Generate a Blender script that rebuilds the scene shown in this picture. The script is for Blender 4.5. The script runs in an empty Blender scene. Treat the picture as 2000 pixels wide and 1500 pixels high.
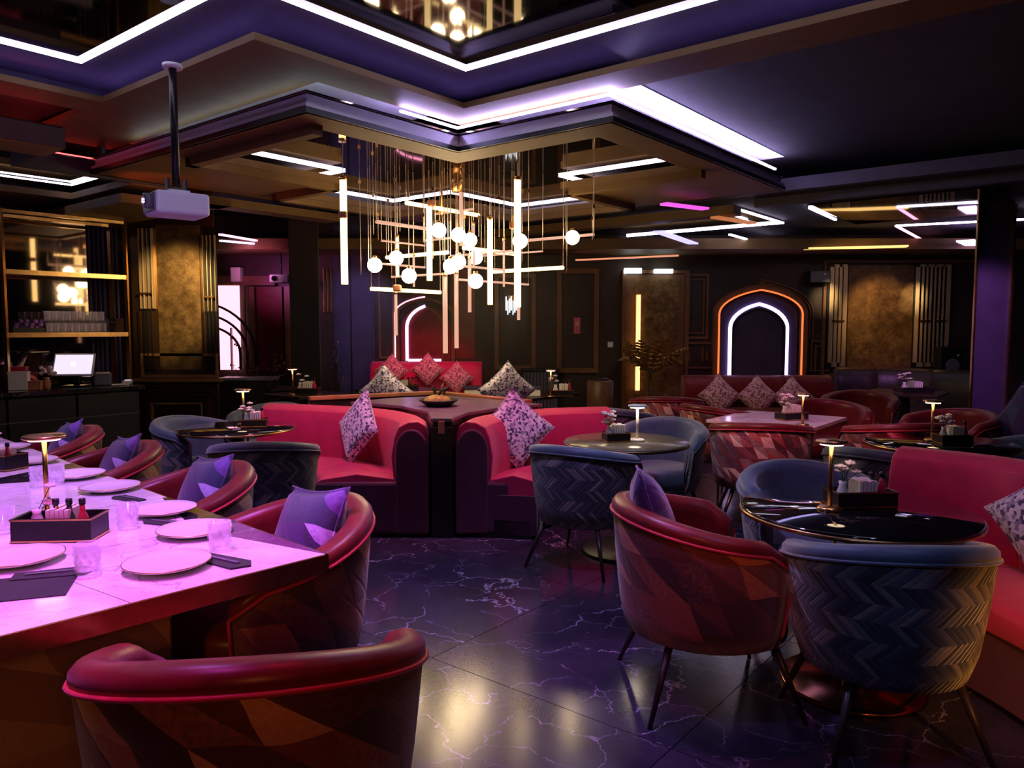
import bpy, math, random
from mathutils import Vector, Matrix, Euler
random.seed(4)
PI = math.pi
scene = bpy.context.scene
C = scene.collection

# ------------------------------------------------------------------ camera
F = 1490.0
TH = math.atan(110 / F)
cam_d = bpy.data.cameras.new('camera'); cam = bpy.data.objects.new('camera', cam_d); C.objects.link(cam)
cam_d.lens = F / 2000 * 36; cam_d.sensor_width = 36; cam_d.clip_start = 0.02
cam.location = (0, 0, 1.5); cam.rotation_euler = (PI / 2 - TH, 0, 0)
scene.camera = cam

# ------------------------------------------------------------------ world, exposure
w = bpy.data.worlds.new('world'); scene.world = w; w.use_nodes = True
w.node_tree.nodes['Background'].inputs[0].default_value = (0.16, 0.07, 0.22, 1)
w.node_tree.nodes['Background'].inputs[1].default_value = 0.05
scene.view_settings.view_transform = 'Standard'
scene.view_settings.look = 'None'
scene.view_settings.exposure = 0.0
scene.view_settings.gamma = 1
scene.view_settings.use_curve_mapping = False

# ------------------------------------------------------------------ stage lights of the venue, and unseen fills added to brighten things
def spot(name, loc, aim, col, power, size=60, blend=0.6, radius=0.08):
    l = bpy.data.lights.new(name, 'SPOT'); l.color = col; l.energy = power
    l.spot_size = math.radians(size); l.spot_blend = blend; l.shadow_soft_size = radius
    o = bpy.data.objects.new(name, l); C.objects.link(o); o.location = loc
    d = Vector(aim) - Vector(loc); o.rotation_euler = d.to_track_quat('-Z', 'Y').to_euler()
    return o
def area(name, loc, aim, col, power, sx, sy):
    l = bpy.data.lights.new(name, 'AREA'); l.color = col; l.energy = power
    l.shape = 'RECTANGLE'; l.size = sx; l.size_y = sy
    o = bpy.data.objects.new(name, l); C.objects.link(o); o.location = loc
    d = Vector(aim) - Vector(loc); o.rotation_euler = d.to_track_quat('-Z', 'Y').to_euler()
    return o
MAG = (1.0, 0.12, 0.75); PUR = (0.62, 0.25, 1.0); RED = (1.0, 0.03, 0.05); ORG = (1.0, 0.28, 0.04); BLU = (0.35, 0.4, 1.0); LAV = (0.66, 0.52, 1.0); PNK = (1.0, 0.25, 0.45)
spot('spot_table', (-1.5, 2.6, 3.0), (-1.5, 2.7, 0.7), (0.62, 0.20, 1.0), 330, 80)
spot('spot_table_far', (-2.9, 4.2, 2.9), (-2.9, 4.3, 0.7), (0.66, 0.24, 1.0), 170, 70)
spot('spot_table_pink', (-1.0, 1.5, 3.0), (-1.15, 2.15, 0.7), (1, .08, .8), 190, 52)
spot('spot_chair_front', (-1.1, 1.2, 2.9), (-.95, 1.6, 0.7), MAG, 10, 30)
spot('spot_chair_red', (-0.1, 2.0, 3.0), (-0.35, 1.75, 0.7), RED, 34, 26)
spot('spot_chair_corner', (0.1, 3.1, 2.7), (-0.75, 2.7, 0.6), (1, .08, .06), 32, 36)
spot('spot_chairs_left', (-1.2, 4.4, 2.7), (-2.2, 4.0, 0.6), (1, .12, .08), 20, 60)
spot('spot_booth_left', (-1.3, 5.35, 2.75), (-1.35, 6.0, 0.5), (1, .22, .55), 120, 70)
spot('spot_booth_right', (0.2, 5.35, 2.75), (0.15, 6.0, 0.5), (1, 0.12, 0.40), 105, 65)
spot('spot_booth_purple', (-0.5, 4.2, 2.75), (-0.5, 5.5, 0.2), PUR, 9, 50)
spot('spot_chair_right', (0.5, 3.1, 3.0), (0.6, 3.05, 0.6), (1, 0.10, 0.45), 75, 28)
spot('spot_chair_purple', (-0.2, 2.2, 2.6), (0.55, 2.9, 0.5), PUR, 40, 24)
spot('spot_blue_right', (1.3, 1.7, 3.0), (1.4, 2.7, 0.7), BLU, 26, 60)
spot('spot_blue_side', (0.4, 0.9, 1.9), (1.15, 2.45, 0.6), BLU, 12, 18)
spot('spot_orange_right', (1.5, 0.4, 1.5), (1.75, 2.5, 0.45), (1, .38, .07), 130, 20)
spot('spot_orange_sofa', (0.9, 0.9, 0.9), (2.1, 2.6, 0.25), (1, .2, .03), 60, 26)
spot('spot_orange_low', (0.5, 0.6, 0.8), (0.75, 2.8, 0.5), (1, .18, .04), 8, 24)
spot('fill_pedestal', (-1.7, 0.25, 1.0), (-1.35, 2.2, 0.35), (1, .45, .10), 20, 50)  # low orange lamp added out of view to light the pedestal
spot('spot_sofa_right', (1.6, 2.9, 3.0), (2.4, 3.3, 0.6), (1, 0.05, 0.35), 30, 60)
spot('spot_blue_left', (-2.3, 4.6, 2.8), (-2.1, 5.5, 0.7), (.5, .5, 1), 55, 55)
spot('spot_blue_mid', (0.9, 4.6, 2.75), (0.8, 5.2, 0.7), (0.5, 0.55, 1), 60, 60)
spot('spot_back_right', (2.4, 5.6, 2.7), (2.6, 6.6, 0.6), (.9, .3, 0.8), 60, 75)
spot('fill_floral', (1.2, 4.0, 2.7), (2.3, 6.0, 0.5), (1, .28, .38), 130, 34)  # unseen lamp added on the camera side to bring out the floral shells
spot('fill_palm', (2.6, 9.4, 2.3), (1.9, 10.5, 1.1), (1, .8, .35), 18, 40)  # lamp without fixture, added to brighten the palm fronds
spot('fill_bar_glasses', (-3.4, 6.6, 2.2), (-4.5, 7.8, 1.5), (1, .6, .4), 22, 26)  # warm lamp added to lift the shelf glasses, no source there
spot('fill_shell_front', (-.1, 0.3, 1.3), (-.5, 1.5, .4), (1, .25, .07), 8, 60)  # low orange lamp added near the camera for the front chair's shell
spot('fill_shell_right', (.2, 1.0, 1.7), (.75, 2.8, .5), (1, .2, .08), 26, 22)  # unseen lamp added to lift the red chair's patchwork shell
spot('spot_back_far', (3.0, 7.6, 2.6), (2.9, 9.4, 0.8), (1, 0.2, 0.4), 26, 60)
spot('spot_arch_mid', (-1.2, 9.4, 2.4), (-1.2, 10.7, 0.9), (1, 0.05, 0.22), 95, 50)
spot('spot_wall_lavender', (-2.0, 9.4, 2.5), (-2.3, 11.1, 1.6), (0.55, 0.4, 1), 60, 50)
spot('spot_floor', (0.0, 3.4, 2.95), (0.1, 3.4, 0), (.5, .35, 1), 120, 80)
spot('spot_pillar_purple', (4.4, 6.6, 2.6), (5.1, 8.2, 1.3), (0.75, 0.28, .9), 150, 50)
spot('spot_ceiling_red', (-3.4, 4.3, 2.5), (-3.3, 5.4, 2.95), RED, 9, 50)
spot('spot_ceiling_orange', (-3.4, 6.3, 2.45), (-3.0, 7.0, 2.75), (1, .14, .02), 14, 70)
spot('spot_projector', (-1.2, 3.2, 2.4), (-1.98, 4.55, 2.2), (.62, .55, 1), 16, 26)

# ------------------------------------------------------------------ projections used for placing things on known planes
def unproj(px, py):
    dx = (px - 1000) / F; dz = -(py - 750) / F
    return Vector((dx, math.cos(TH) + dz * math.sin(TH), -math.sin(TH) + dz * math.cos(TH)))
def U(px, py, z):           # point on the horizontal plane z
    d = unproj(px, py); t = (z - 1.5) / d.z
    return Vector((d.x * t, d.y * t, z))
def V(px, py, Y):           # point on the vertical plane at depth Y
    d = unproj(px, py); t = Y / d.y
    return Vector((d.x * t, Y, 1.5 + d.z * t))
AA = math.radians(38.8)
DA = Vector((math.sin(AA), math.cos(AA), 0)); DB = Vector((-math.cos(AA), math.sin(AA), 0))
def W(a, b, z=0): return Vector((DA.x * a + DB.x * b, DA.y * a + DB.y * b, z))

# ------------------------------------------------------------------ mesh builder
class MB:
    def __init__(s): s.v = []; s.f = []; s.uv = []; s.has_uv = False; s.sm = []
    def add(s, vs, fs, uvs=None, smooth=False):
        n = len(s.v); s.v += [tuple(p) for p in vs]
        for i, f in enumerate(fs):
            s.f.append([n + k for k in f]); s.sm.append(smooth)
            s.uv.append([uvs[k] for k in f] if uvs else [(0, 0)] * len(f))
        if uvs: s.has_uv = True
        return s
    def box(s, c, size, rz=0, M=None):
        hx, hy, hz = size[0] / 2, size[1] / 2, size[2] / 2
        vs = [Vector((x, y, z)) for z in (-hz, hz) for y in (-hy, hy) for x in (-hx, hx)]
        R = M if M else Matrix.Rotation(rz, 3, 'Z')
        vs = [R @ v + Vector(c) for v in vs]
        return s.add(vs, [(0, 2, 3, 1), (4, 5, 7, 6), (0, 1, 5, 4), (1, 3, 7, 5), (3, 2, 6, 7), (2, 0, 4, 6)])
    def bar(s, p0, p1, wd, ht):     # rectangular bar between two points
        p0 = Vector(p0); p1 = Vector(p1); d = p1 - p0; L = d.length
        q = d.to_track_quat('X', 'Z').to_matrix()
        return s.box((p0 + p1) / 2, (L, wd, ht), M=q)
    def prism(s, poly, z0, z1):
        n = len(poly)
        vs = [(p[0], p[1], z0) for p in poly] + [(p[0], p[1], z1) for p in poly]
        fs = [list(range(n - 1, -1, -1)), list(range(n, 2 * n))] + [(i, (i + 1) % n, n + (i + 1) % n, n + i) for i in range(n)]
        return s.add(vs, fs)
    def tube(s, p0, p1, r0, r1=None, seg=10):
        if r1 is None: r1 = r0
        p0 = Vector(p0); p1 = Vector(p1); d = (p1 - p0).normalized()
        q = d.to_track_quat('Z', 'Y').to_matrix(); vs = []
        for p, r in ((p0, r0), (p1, r1)):
            for i in range(seg):
                a = 2 * PI * i / seg; vs.append(p + q @ Vector((math.cos(a) * r, math.sin(a) * r, 0)))
        fs = [(i, (i + 1) % seg, seg + (i + 1) % seg, seg + i) for i in range(seg)]
        s.add(vs, fs, smooth=True)
        return s.add(vs, [list(range(seg - 1, -1, -1)), list(range(seg, 2 * seg))])
    def path_tube(s, pts, r, seg=8, closed=False):
        pts = [Vector(p) for p in pts]; n = len(pts); vs = []
        for i, p in enumerate(pts):
            a = pts[i - 1] if (i > 0 or closed) else p; b = pts[(i + 1) % n] if (i < n - 1 or closed) else p
            d = (b - a).normalized(); up = Vector((0, 0, 1)) if abs(d.z) < .95 else Vector((1, 0, 0))
            x = d.cross(up).normalized(); y = x.cross(d)
            rr = r[i] if isinstance(r, (list, tuple)) else r
            for k in range(seg):
                t = 2 * PI * k / seg; vs.append(p + x * math.cos(t) * rr + y * math.sin(t) * rr)
        fs = []
        for i in range(n if closed else n - 1):
            j = (i + 1) % n
            fs += [(i * seg + k, i * seg + (k + 1) % seg, j * seg + (k + 1) % seg, j * seg + k) for k in range(seg)]
        if not closed: fs += [list(range(seg - 1, -1, -1)), [(n - 1) * seg + k for k in range(seg)]]
        return s.add(vs, fs, smooth=True)
    def lathe(s, prof, c=(0, 0, 0), seg=28, smooth=True):
        c = Vector(c); vs = []; fs = []; n = len(prof)
        for r, z in prof:
            for i in range(seg):
                a = 2 * PI * i / seg; vs.append(c + Vector((r * math.cos(a), r * math.sin(a), z)))
        for j in range(n - 1):
            fs += [(j * seg + i, j * seg + (i + 1) % seg, (j + 1) * seg + (i + 1) % seg, (j + 1) * seg + i) for i in range(seg)]
        s.add(vs, fs, smooth=smooth)
        caps = []
        if prof[0][0] > 1e-5: caps.append([i for i in range(seg - 1, -1, -1)])
        if prof[-1][0] > 1e-5: caps.append([(n - 1) * seg + i for i in range(seg)])
        if caps: s.add(vs, caps)
        return s
    def ball(s, c, r, seg=16, rings=10, sz=1):
        return s.lathe([(max(1e-6, r * math.sin(PI * i / rings)), -r * sz * math.cos(PI * i / rings)) for i in range(rings + 1)], c, seg)
    def sweep(s, prof, path, closed_prof=True, smooth=True, caps=True):
        """prof: (n, z) pairs, n = offset to the LEFT of the path; path: xy points. Mitred."""
        P = [Vector((p[0], p[1])) for p in path]; n = len(P); m = len(prof); vs = []
        L = [0]
        for i in range(1, n): L.append(L[-1] + (P[i] - P[i - 1]).length)
        for i in range(n):
            d0 = (P[i] - P[i - 1]).normalized() if i else (P[1] - P[0]).normalized()
            d1 = (P[i + 1] - P[i]).normalized() if i < n - 1 else d0
            nn = Vector((-d0.y, d0.x)) + Vector((-d1.y, d1.x)); nn.normalize()
            k = 1 / max(.35, nn.dot(Vector((-d0.y, d0.x))))
            for a, z in prof: vs.append((P[i].x + nn.x * a * k, P[i].y + nn.y * a * k, z))
        fs = []; mm = m if closed_prof else m - 1
        for i in range(n - 1):
            for k in range(mm): fs.append((i * m + k, (i + 1) * m + k, (i + 1) * m + (k + 1) % m, i * m + (k + 1) % m))
        s.add(vs, fs, smooth=smooth)
        if caps: s.add(vs, [list(range(m)), [(n - 1) * m + k for k in range(m - 1, -1, -1)]])
        return s
    def build(s, name, mat, parent=None, bevel=0, bseg=2, sub=0, loc=None):
        me = bpy.data.meshes.new(name); me.from_pydata(s.v, [], s.f)
        if s.has_uv:
            ul = me.uv_layers.new(name='UVMap'); k = 0
            for fi, p in enumerate(me.polygons):
                for j in range(p.loop_total): ul.data[p.loop_start + j].uv = s.uv[fi][j]
        for fi, p in enumerate(me.polygons): p.use_smooth = s.sm[fi]
        me.materials.append(mat)
        import bmesh
        bm = bmesh.new(); bm.from_mesh(me); bmesh.ops.remove_doubles(bm, verts=bm.verts, dist=1e-5)
        bmesh.ops.recalc_face_normals(bm, faces=bm.faces); bm.to_mesh(me); bm.free()
        o = bpy.data.objects.new(name, me); C.objects.link(o)
        if parent: o.parent = parent
        if loc: o.location = loc
        if bevel:
            b = o.modifiers.new('bevel', 'BEVEL'); b.width = bevel; b.segments = bseg; b.limit_method = 'ANGLE'; b.angle_limit = math.radians(40)
        if sub:
            b = o.modifiers.new('sub', 'SUBSURF'); b.levels = sub; b.render_levels = sub
        return o
def thing(name, label, cat, loc=(0, 0, 0), rz=0, group=None):
    o = bpy.data.objects.new(name, None); C.objects.link(o); o.location = loc; o.rotation_euler = (0, 0, rz)
    o.empty_display_size = .1
    return tag(o, label, cat, group)
def tag(o, label=None, cat=None, group=None, kind=None):
    if label: o['label'] = label
    if cat: o['category'] = cat
    if group: o['group'] = group
    if kind: o['kind'] = kind
    return o
def copy_tree(o, parent=None):
    c = o.copy(); C.objects.link(c)
    if parent: c.parent = parent
    for ch in list(o.children): copy_tree(ch, c)
    return c
class Proto:
    """first use places the thing itself, later uses place copies of it and of its parts"""
    def __init__(s, root): s.root = root; s.used = False
    def put(s, loc, rz=0, label=None, group=None, rot=None, scale=None):
        if not s.used: o = s.root; s.used = True
        else: o = copy_tree(s.root)
        o.location = loc; o.rotation_euler = rot if rot else (0, 0, rz)
        if scale: o.scale = (scale,) * 3 if not isinstance(scale, tuple) else scale
        if 'group' in o.keys() and not group: del o['group']
        return tag(o, label, None, group)

# ------------------------------------------------------------------ materials
def mat(name, col, rough=.5, metal=0, spec=.5, sheen=0, coat=0, trans=0, ior=1.45):
    m = bpy.data.materials.new(name); m.use_nodes = True; b = m.node_tree.nodes['Principled BSDF']
    b.inputs['Base Color'].default_value = (*col, 1); b.inputs['Roughness'].default_value = rough
    b.inputs['Metallic'].default_value = metal; b.inputs['Specular IOR Level'].default_value = spec
    b.inputs['Sheen Weight'].default_value = sheen; b.inputs['Coat Weight'].default_value = coat
    b.inputs['Transmission Weight'].default_value = trans; b.inputs['IOR'].default_value = ior
    return m
def emit(name, col, st):
    m = mat(name, (0.02, 0.02, 0.02), .4); b = m.node_tree.nodes['Principled BSDF']
    b.inputs['Emission Color'].default_value = (*col, 1); b.inputs['Emission Strength'].default_value = st
    return m
class NT:
    def __init__(s, m): s.t = m.node_tree; s.b = s.t.nodes['Principled BSDF']
    def n(s, t, **k):
        x = s.t.nodes.new(t)
        for a, v in k.items(): setattr(x, a, v)
        return x
    def l(s, a, b): s.t.links.new(a, b)
    def math(s, op, a, b=None, c=None):
        x = s.n('ShaderNodeMath', operation=op)
        for i, q in enumerate((a, b, c)):
            if q is None: continue
            if isinstance(q, (int, float)): x.inputs[i].default_value = q
            else: s.l(q, x.inputs[i])
        return x.outputs[0]
    def ramp(s, fac, stops, interp='LINEAR'):
        r = s.n('ShaderNodeValToRGB'); r.color_ramp.interpolation = interp; e = r.color_ramp.elements
        while len(e) < len(stops): e.new(.5)
        for i, (p, c) in enumerate(stops): e[i].position = p; e[i].color = (*c, 1)
        s.l(fac, r.inputs[0]); return r.outputs[0]
    def noise(s, vec, scale, detail=3, rough=.5):
        x = s.n('ShaderNodeTexNoise'); x.inputs['Scale'].default_value = scale; x.inputs['Detail'].default_value = detail; x.inputs['Roughness'].default_value = rough
        if vec: s.l(vec, x.inputs['Vector'])
        return x
    def bump(s, h, st=.3, dist=.01):
        x = s.n('ShaderNodeBump'); x.inputs['Strength'].default_value = st; x.inputs['Distance'].default_value = dist
        s.l(h, x.inputs['Height']); s.l(x.outputs[0], s.b.inputs['Normal'])
    def obj(s): return s.n('ShaderNodeTexCoord').outputs['Object']
    def sep(s, v):
        x = s.n('ShaderNodeSeparateXYZ'); s.l(v, x.inputs[0]); return x.outputs
    def comb(s, a, b, c=0):
        x = s.n('ShaderNodeCombineXYZ')
        for i, q in enumerate((a, b, c)):
            if isinstance(q, (int, float)): x.inputs[i].default_value = q
            else: s.l(q, x.inputs[i])
        return x.outputs[0]
def soft(name, col, rough=.45, sheen=.3, nscale=30, amt=.25, bump=.15, spec=.4):
    m = mat(name, col, rough, sheen=sheen, spec=spec); t = NT(m); v = t.obj()
    n = t.noise(v, nscale, 4)
    c = t.ramp(n.outputs[0], [(.3, tuple(x * (1 - amt) for x in col)), (.7, tuple(min(1, x * (1 + amt)) for x in col))])
    t.l(c, t.b.inputs['Base Color']); t.bump(n.outputs[0], bump, .004); return m
def marble(name, base, vein, rough, tiles=False, scale=1.0, width=.012, coat=0):
    m = mat(name, base, rough, coat=coat); t = NT(m)
    if tiles:
        pos = t.n('ShaderNodeNewGeometry').outputs['Position']; oi = t.n('ShaderNodeObjectInfo')
        a = t.n('ShaderNodeVectorMath', operation='SCALE'); a.inputs[0].default_value = (17, 31, 5); t.l(oi.outputs['Random'], a.inputs['Scale'])
        b = t.n('ShaderNodeVectorMath', operation='ADD'); t.l(pos, b.inputs[0]); t.l(a.outputs[0], b.inputs[1]); v = b.outputs[0]
    else: v = t.obj()
    wn = t.noise(v, 2.2 * scale, 5, .6)
    sc = t.n('ShaderNodeVectorMath', operation='SCALE'); sc.inputs['Scale'].default_value = .45 / scale; t.l(wn.outputs['Color'], sc.inputs[0])
    ad = t.n('ShaderNodeVectorMath', operation='ADD'); t.l(v, ad.inputs[0]); t.l(sc.outputs[0], ad.inputs[1])
    tot = None
    for s_, wd, k in ((1.15 * scale, width, 1.0), (2.7 * scale, width * .8, .45)):
        vo = t.n('ShaderNodeTexVoronoi', feature='DISTANCE_TO_EDGE'); vo.inputs['Scale'].default_value = s_; t.l(ad.outputs[0], vo.inputs['Vector'])
        e = t.math('SUBTRACT', 1, t.math('MINIMUM', t.math('DIVIDE', vo.outputs['Distance'], wd * s_), 1))
        mask = t.math('GREATER_THAN', t.noise(v, 1.3 * scale * s_, 2).outputs[0], .47)
        e = t.math('MULTIPLY', t.math('MULTIPLY', e, k), t.math('ADD', t.math('MULTIPLY', mask, .85), .1))
        tot = e if tot is None else t.math('MAXIMUM', tot, e)
    cl = t.noise(ad.outputs[0], 3 * scale, 6, .65)
    base2 = t.ramp(cl.outputs[0], [(.35, base), (.75, tuple(min(1, x * 1.9 + .004) for x in base))])
    mx = t.n('ShaderNodeMix', data_type='RGBA'); t.l(tot, mx.inputs['Factor']); t.l(base2, mx.inputs['A']); mx.inputs['B'].default_value = (*vein, 1)
    t.l(mx.outputs['Result'], t.b.inputs['Base Color'])
    return m
def patchwork(name, stops, scale=9.0, rough=.65, uv=True, bump=.5, sheen=.4):
    """triangle patchwork cloth: squares cut by alternating diagonals"""
    m = mat(name, (.1, .05, .04), rough, sheen=sheen, spec=.3); t = NT(m); tc = t.n('ShaderNodeTexCoord'); v = tc.outputs['UV'] if uv else tc.outputs['Object']
    x, y, z = t.sep(v)
    if not uv: y = z
    nz = t.noise(v, 3, 2); 
    x = t.math('ADD', t.math('MULTIPLY', x, scale), t.math('MULTIPLY', nz.outputs[0], .9)); y = t.math('ADD', t.math('MULTIPLY', y, scale * .9), t.math('MULTIPLY', nz.outputs[0], -.7))
    u2 = t.math('ADD', x, t.math('MULTIPLY', y, .5))
    fx = t.math('FRACT', u2); fy = t.math('FRACT', y); ix = t.math('FLOOR', u2); iy = t.math('FLOOR', y)
    tri = t.math('GREATER_THAN', t.math('ADD', fx, fy), 1)
    wn = t.n('ShaderNodeTexWhiteNoise', noise_dimensions='3D'); t.l(t.comb(ix, iy, tri), wn.inputs['Vector'])
    fine = t.noise(v, 60, 3, .7)
    val = t.math('ADD', t.math('MULTIPLY', wn.outputs[0], .82), t.math('MULTIPLY', fine.outputs[0], .18))
    c = t.ramp(val, stops); t.l(c, t.b.inputs['Base Color'])
    edge = t.math('MINIMUM', t.math('MINIMUM', fx, fy), t.math('ABSOLUTE', t.math('SUBTRACT', t.math('ADD', fx, fy), 1)))
    h = t.math('ADD', t.math('MULTIPLY', t.math('MINIMUM', t.math('MULTIPLY', edge, 8), 1), .4), t.math('MULTIPLY', fine.outputs[0], .5))
    t.bump(h, bump, .006); return m
def chevron(name, stops, rough=.6, sheen=.5, fu=7.5, fv=34):
    m = mat(name, (.1, .12, .15), rough, sheen=sheen, spec=.4); t = NT(m); v = t.n('ShaderNodeTexCoord').outputs['UV']
    x, y, z = t.sep(v)
    fr = t.math('FRACT', t.math('MULTIPLY', y, fu)); zig = t.math('ABSOLUTE', t.math('SUBTRACT', fr, .5))
    s_ = t.math('ADD', t.math('MULTIPLY', x, fv), t.math('MULTIPLY', zig, 5.0))
    i = t.math('FLOOR', s_); f = t.math('FRACT', s_); seg = t.math('FLOOR', t.math('MULTIPLY', y, fu * 2))
    wn = t.n('ShaderNodeTexWhiteNoise', noise_dimensions='2D'); t.l(t.comb(i, seg), wn.inputs['Vector'])
    fine = t.noise(v, 90, 3, .7)
    val = t.math('ADD', t.math('MULTIPLY', wn.outputs[0], .75), t.math('MULTIPLY', fine.outputs[0], .25))
    t.l(t.ramp(val, stops), t.b.inputs['Base Color'])
    e = t.math('MINIMUM', t.math('MULTIPLY', t.math('MINIMUM', f, t.math('SUBTRACT', 1, f)), 5), 1)
    t.bump(t.math('ADD', e, t.math('MULTIPLY', fine.outputs[0], .6)), .6, .006)
    return m
def mottled(name, stops, scale=26):
    m = mat(name, (.4, .35, .5), .7, sheen=.3); t = NT(m); v = t.obj()
    vo = t.n('ShaderNodeTexVoronoi'); vo.inputs['Scale'].default_value = scale; t.l(v, vo.inputs['Vector'])
    x = t.sep(vo.outputs['Color']); t.l(t.ramp(x[0], stops, 'CONSTANT'), t.b.inputs['Base Color']); t.bump(vo.outputs['Distance'], .3, .004); return m

M = {}
M['ceil'] = soft('ceiling_paint', (.036, .033, .038), .9, 0, 4, .15, .02)
M['frame'] = soft('ceiling_frame_paint', (.145, .082, .027), .6, 0, 6, .12, .02)
M['frame_side'] = soft('fascia_paint', (.05, .045, .055), .6, 0, 6, .1, .02)
M['mirror_dark'] = mat('dark_smoked_mirror', (.05, .04, .045), .05, 1)
M['mirror'] = mat('smoked_mirror', (.30, .24, .21), .04, 1)
M['led'] = emit('led_white', (.80, .72, 1), 9)
M['cove'] = emit('cove_led', (.56, .46, 1), 85)
M['cove_lit_paint'] = soft('cove_lit_paint', (.55, .53, .6), .8, 0, 6, .05, .02)  # pale tone for strip-lit ceiling and fascia, glow put into the colour
M['cove_dim'] = emit('cove_led_dim', (.36, .22, 1), 7)
M['brass_lit'] = mat('lit_brass', (.85, .62, .32), .42, .7)  # brass lightened in colour for the chandelier's shine on the bars
M['tube'] = emit('warm_tube', (1, .68, .25), 4.2)
M['cable'] = mat('pale_cable', (.5, .42, .36), .4, .6)
M['rod_glow'] = emit('warm_rod_glow', (1, .50, .34), .85)  # brass rods, their lit look put in as weak emission
M['globe'] = emit('warm_globe', (1, .74, .40), 42)
M['brass'] = soft('brass', (.62, .36, .14), .28, 0, 20, .15, .05); M['brass'].node_tree.nodes['Principled BSDF'].inputs['Metallic'].default_value = 1
M['brass_dark'] = mat('brass_dark', (.22, .13, .06), .35, 1)
M['wall'] = soft('wall_lacquer', (.04, .024, .018), .42, 0, 3, .2, .05)
M['wall_purple'] = soft('wall_purple', (.055, .04, .085), .5, 0, 3, .2, .05)
M['wall_dark'] = soft('wall_dark', (.02, .018, .022), .45, 0, 3, .2, .05)
M['moulding'] = soft('moulding', (.16, .075, .035), .35, 0, 8, .2, .05)
M['wood'] = soft('wood_trim', (.42, .17, .09), .35, 0, 5, .3, .1)
M['floor'] = marble('floor_marble', (.024, .021, .038), (.42, .38, .55), .17, tiles=True, width=.0045)
M['grout'] = mat('grout', (.01, .01, .012), .6)
M['leather_red'] = soft('red_leather', (.50, .018, .05), .42, .15, 14, .15, .1)
M['leather_dark'] = soft('dark_red_leather', (.15, .012, .012), .36, .1, 14, .2, .1)
M['sofa_red'] = soft('red_velvet', (.55, .018, .10), .5, .2, 12, .12, .1)
M['sofa_plinth'] = soft('shaded_plum_cloth', (.085, .016, .05), .6, .2, 12, .12, .1)  # plum darkened in colour for the shaded front and end faces
M['blue_velvet'] = soft('blue_velvet', (.075, .11, .17), .45, .6, 12, .2, .1)
M['black'] = mat('black_paint', (.008, .008, .01), .4)
M['black_gloss'] = mat('black_gloss', (.006, .006, .008), .06, coat=.6)
M['dark_wood'] = soft('dark_wood', (.03, .018, .015), .35, 0, 9, .3, .1)
M['white'] = mat('white_ceramic', (.75, .72, .74), .25)
M['white_marble'] = marble('white_marble', (.62, .58, .62), (.35, .33, .36), .12, scale=1.4, width=.006)
M['black_marble'] = marble('black_marble', (.01, .01, .012), (.25, .24, .28), .1, scale=2, width=.004)
M['glass'] = mat('clear_glass', (.9, .86, .95), .08, spec=.8); M['glass'].node_tree.nodes['Principled BSDF'].inputs['Alpha'].default_value = .28
_t = NT(M['glass']); _lw = _t.n('ShaderNodeLayerWeight'); _lw.inputs[0].default_value = .35
_t.l(_t.math('ADD', _t.math('MULTIPLY', _lw.outputs['Facing'], .75), .10), _t.b.inputs['Alpha'])
M['cut'] = mat('cut_glass_facet', (.9, .86, .95), .1, spec=1); M['cut'].node_tree.nodes['Principled BSDF'].inputs['Alpha'].default_value = .45
M['napkin'] = soft('black_napkin', (.012, .012, .018), .7, .2)
M['paper'] = mat('paper', (.8, .74, .68), .7)
M['patch'] = patchwork('patchwork_rust', [(.0, (.02, .008, .012)), (.35, (.09, .025, .02)), (.5, (.22, .06, .035)), (.65, (.04, .015, .025)), (.8, (.40, .13, .06)), (.95, (.6, .34, .2))], 7.5)
M['patch_gold'] = patchwork('patchwork_pedestal', [(.0, (.05, .02, .01)), (.5, (.2, .08, .03)), (1, (.45, .24, .06))], 5, uv=False)
M['patch_floral'] = patchwork('patchwork_floral', [(.0, (.03, .01, .012)), (.35, (.2, .025, .03)), (.55, (.5, .1, .09)), (.7, (.06, .02, .05)), (.85, (.8, .45, .38)), (1, (.9, .65, .55))], 13)
M['patch_blue'] = patchwork('patchwork_cushion', [(.0, (.02, .01, .04)), (.4, (.06, .02, .13)), (.6, (.03, .05, .09)), (.8, (.2, .1, .4)), (.93, (.55, .5, .75)), (1, (.7, .65, .85))], 6, uv=False)
M['chev'] = chevron('herringbone_velvet', [(.1, (.012, .016, .028)), (.45, (.03, .04, .06)), (.7, (.09, .1, .13)), (.95, (.32, .27, .2))])
M['mottle'] = mottled('speckled_cushion', [(0, (.06, .05, .12)), (.22, (.75, .7, .8)), (.45, (.3, .25, .45)), (.6, (.8, .76, .85)), (.85, (.5, .45, .6))], 55)
M['mottle_pink'] = mottled('speckled_pink_cushion', [(0, (.25, .08, .12)), (.25, (.7, .45, .45)), (.5, (.45, .2, .25)), (.7, (.75, .55, .5))], 45)
M['leaf'] = soft('leaf', (.03, .06, .018), .5, 0, 15, .3)
M['leaf_gold'] = soft('leaf_gold', (.25, .14, .03), .5, 0, 15, .3)
M['leaf_rose'] = soft('leaf_rose', (.22, .07, .07), .5, 0, 15, .3)
M['petal'] = soft('petal', (.8, .66, .64), .6, .1, 20, .15)
M['plastic_white'] = mat('plastic_white', (.66, .64, .72), .35)
M['plastic_grey'] = mat('plastic_grey', (.12, .12, .16), .35)
M['screen'] = emit('screen', (.86, .76, .95), 1.1)
M['screen_mark'] = emit('screen_mark', (1, .92, 1), 2.2)
M['lamp_light'] = emit('lamp_light', (1, .75, .5), 6)
M['pink_glow'] = emit('pink_backlight', (1, .42, .55), 2.0)
M['orange_led'] = emit('orange_led', (1, .20, .05), 1.3)
M['pink_led'] = emit('pink_led', (1, .35, .55), 3)
M['purple_led'] = emit('purple_led', (.62, .42, 1), 5)
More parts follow.
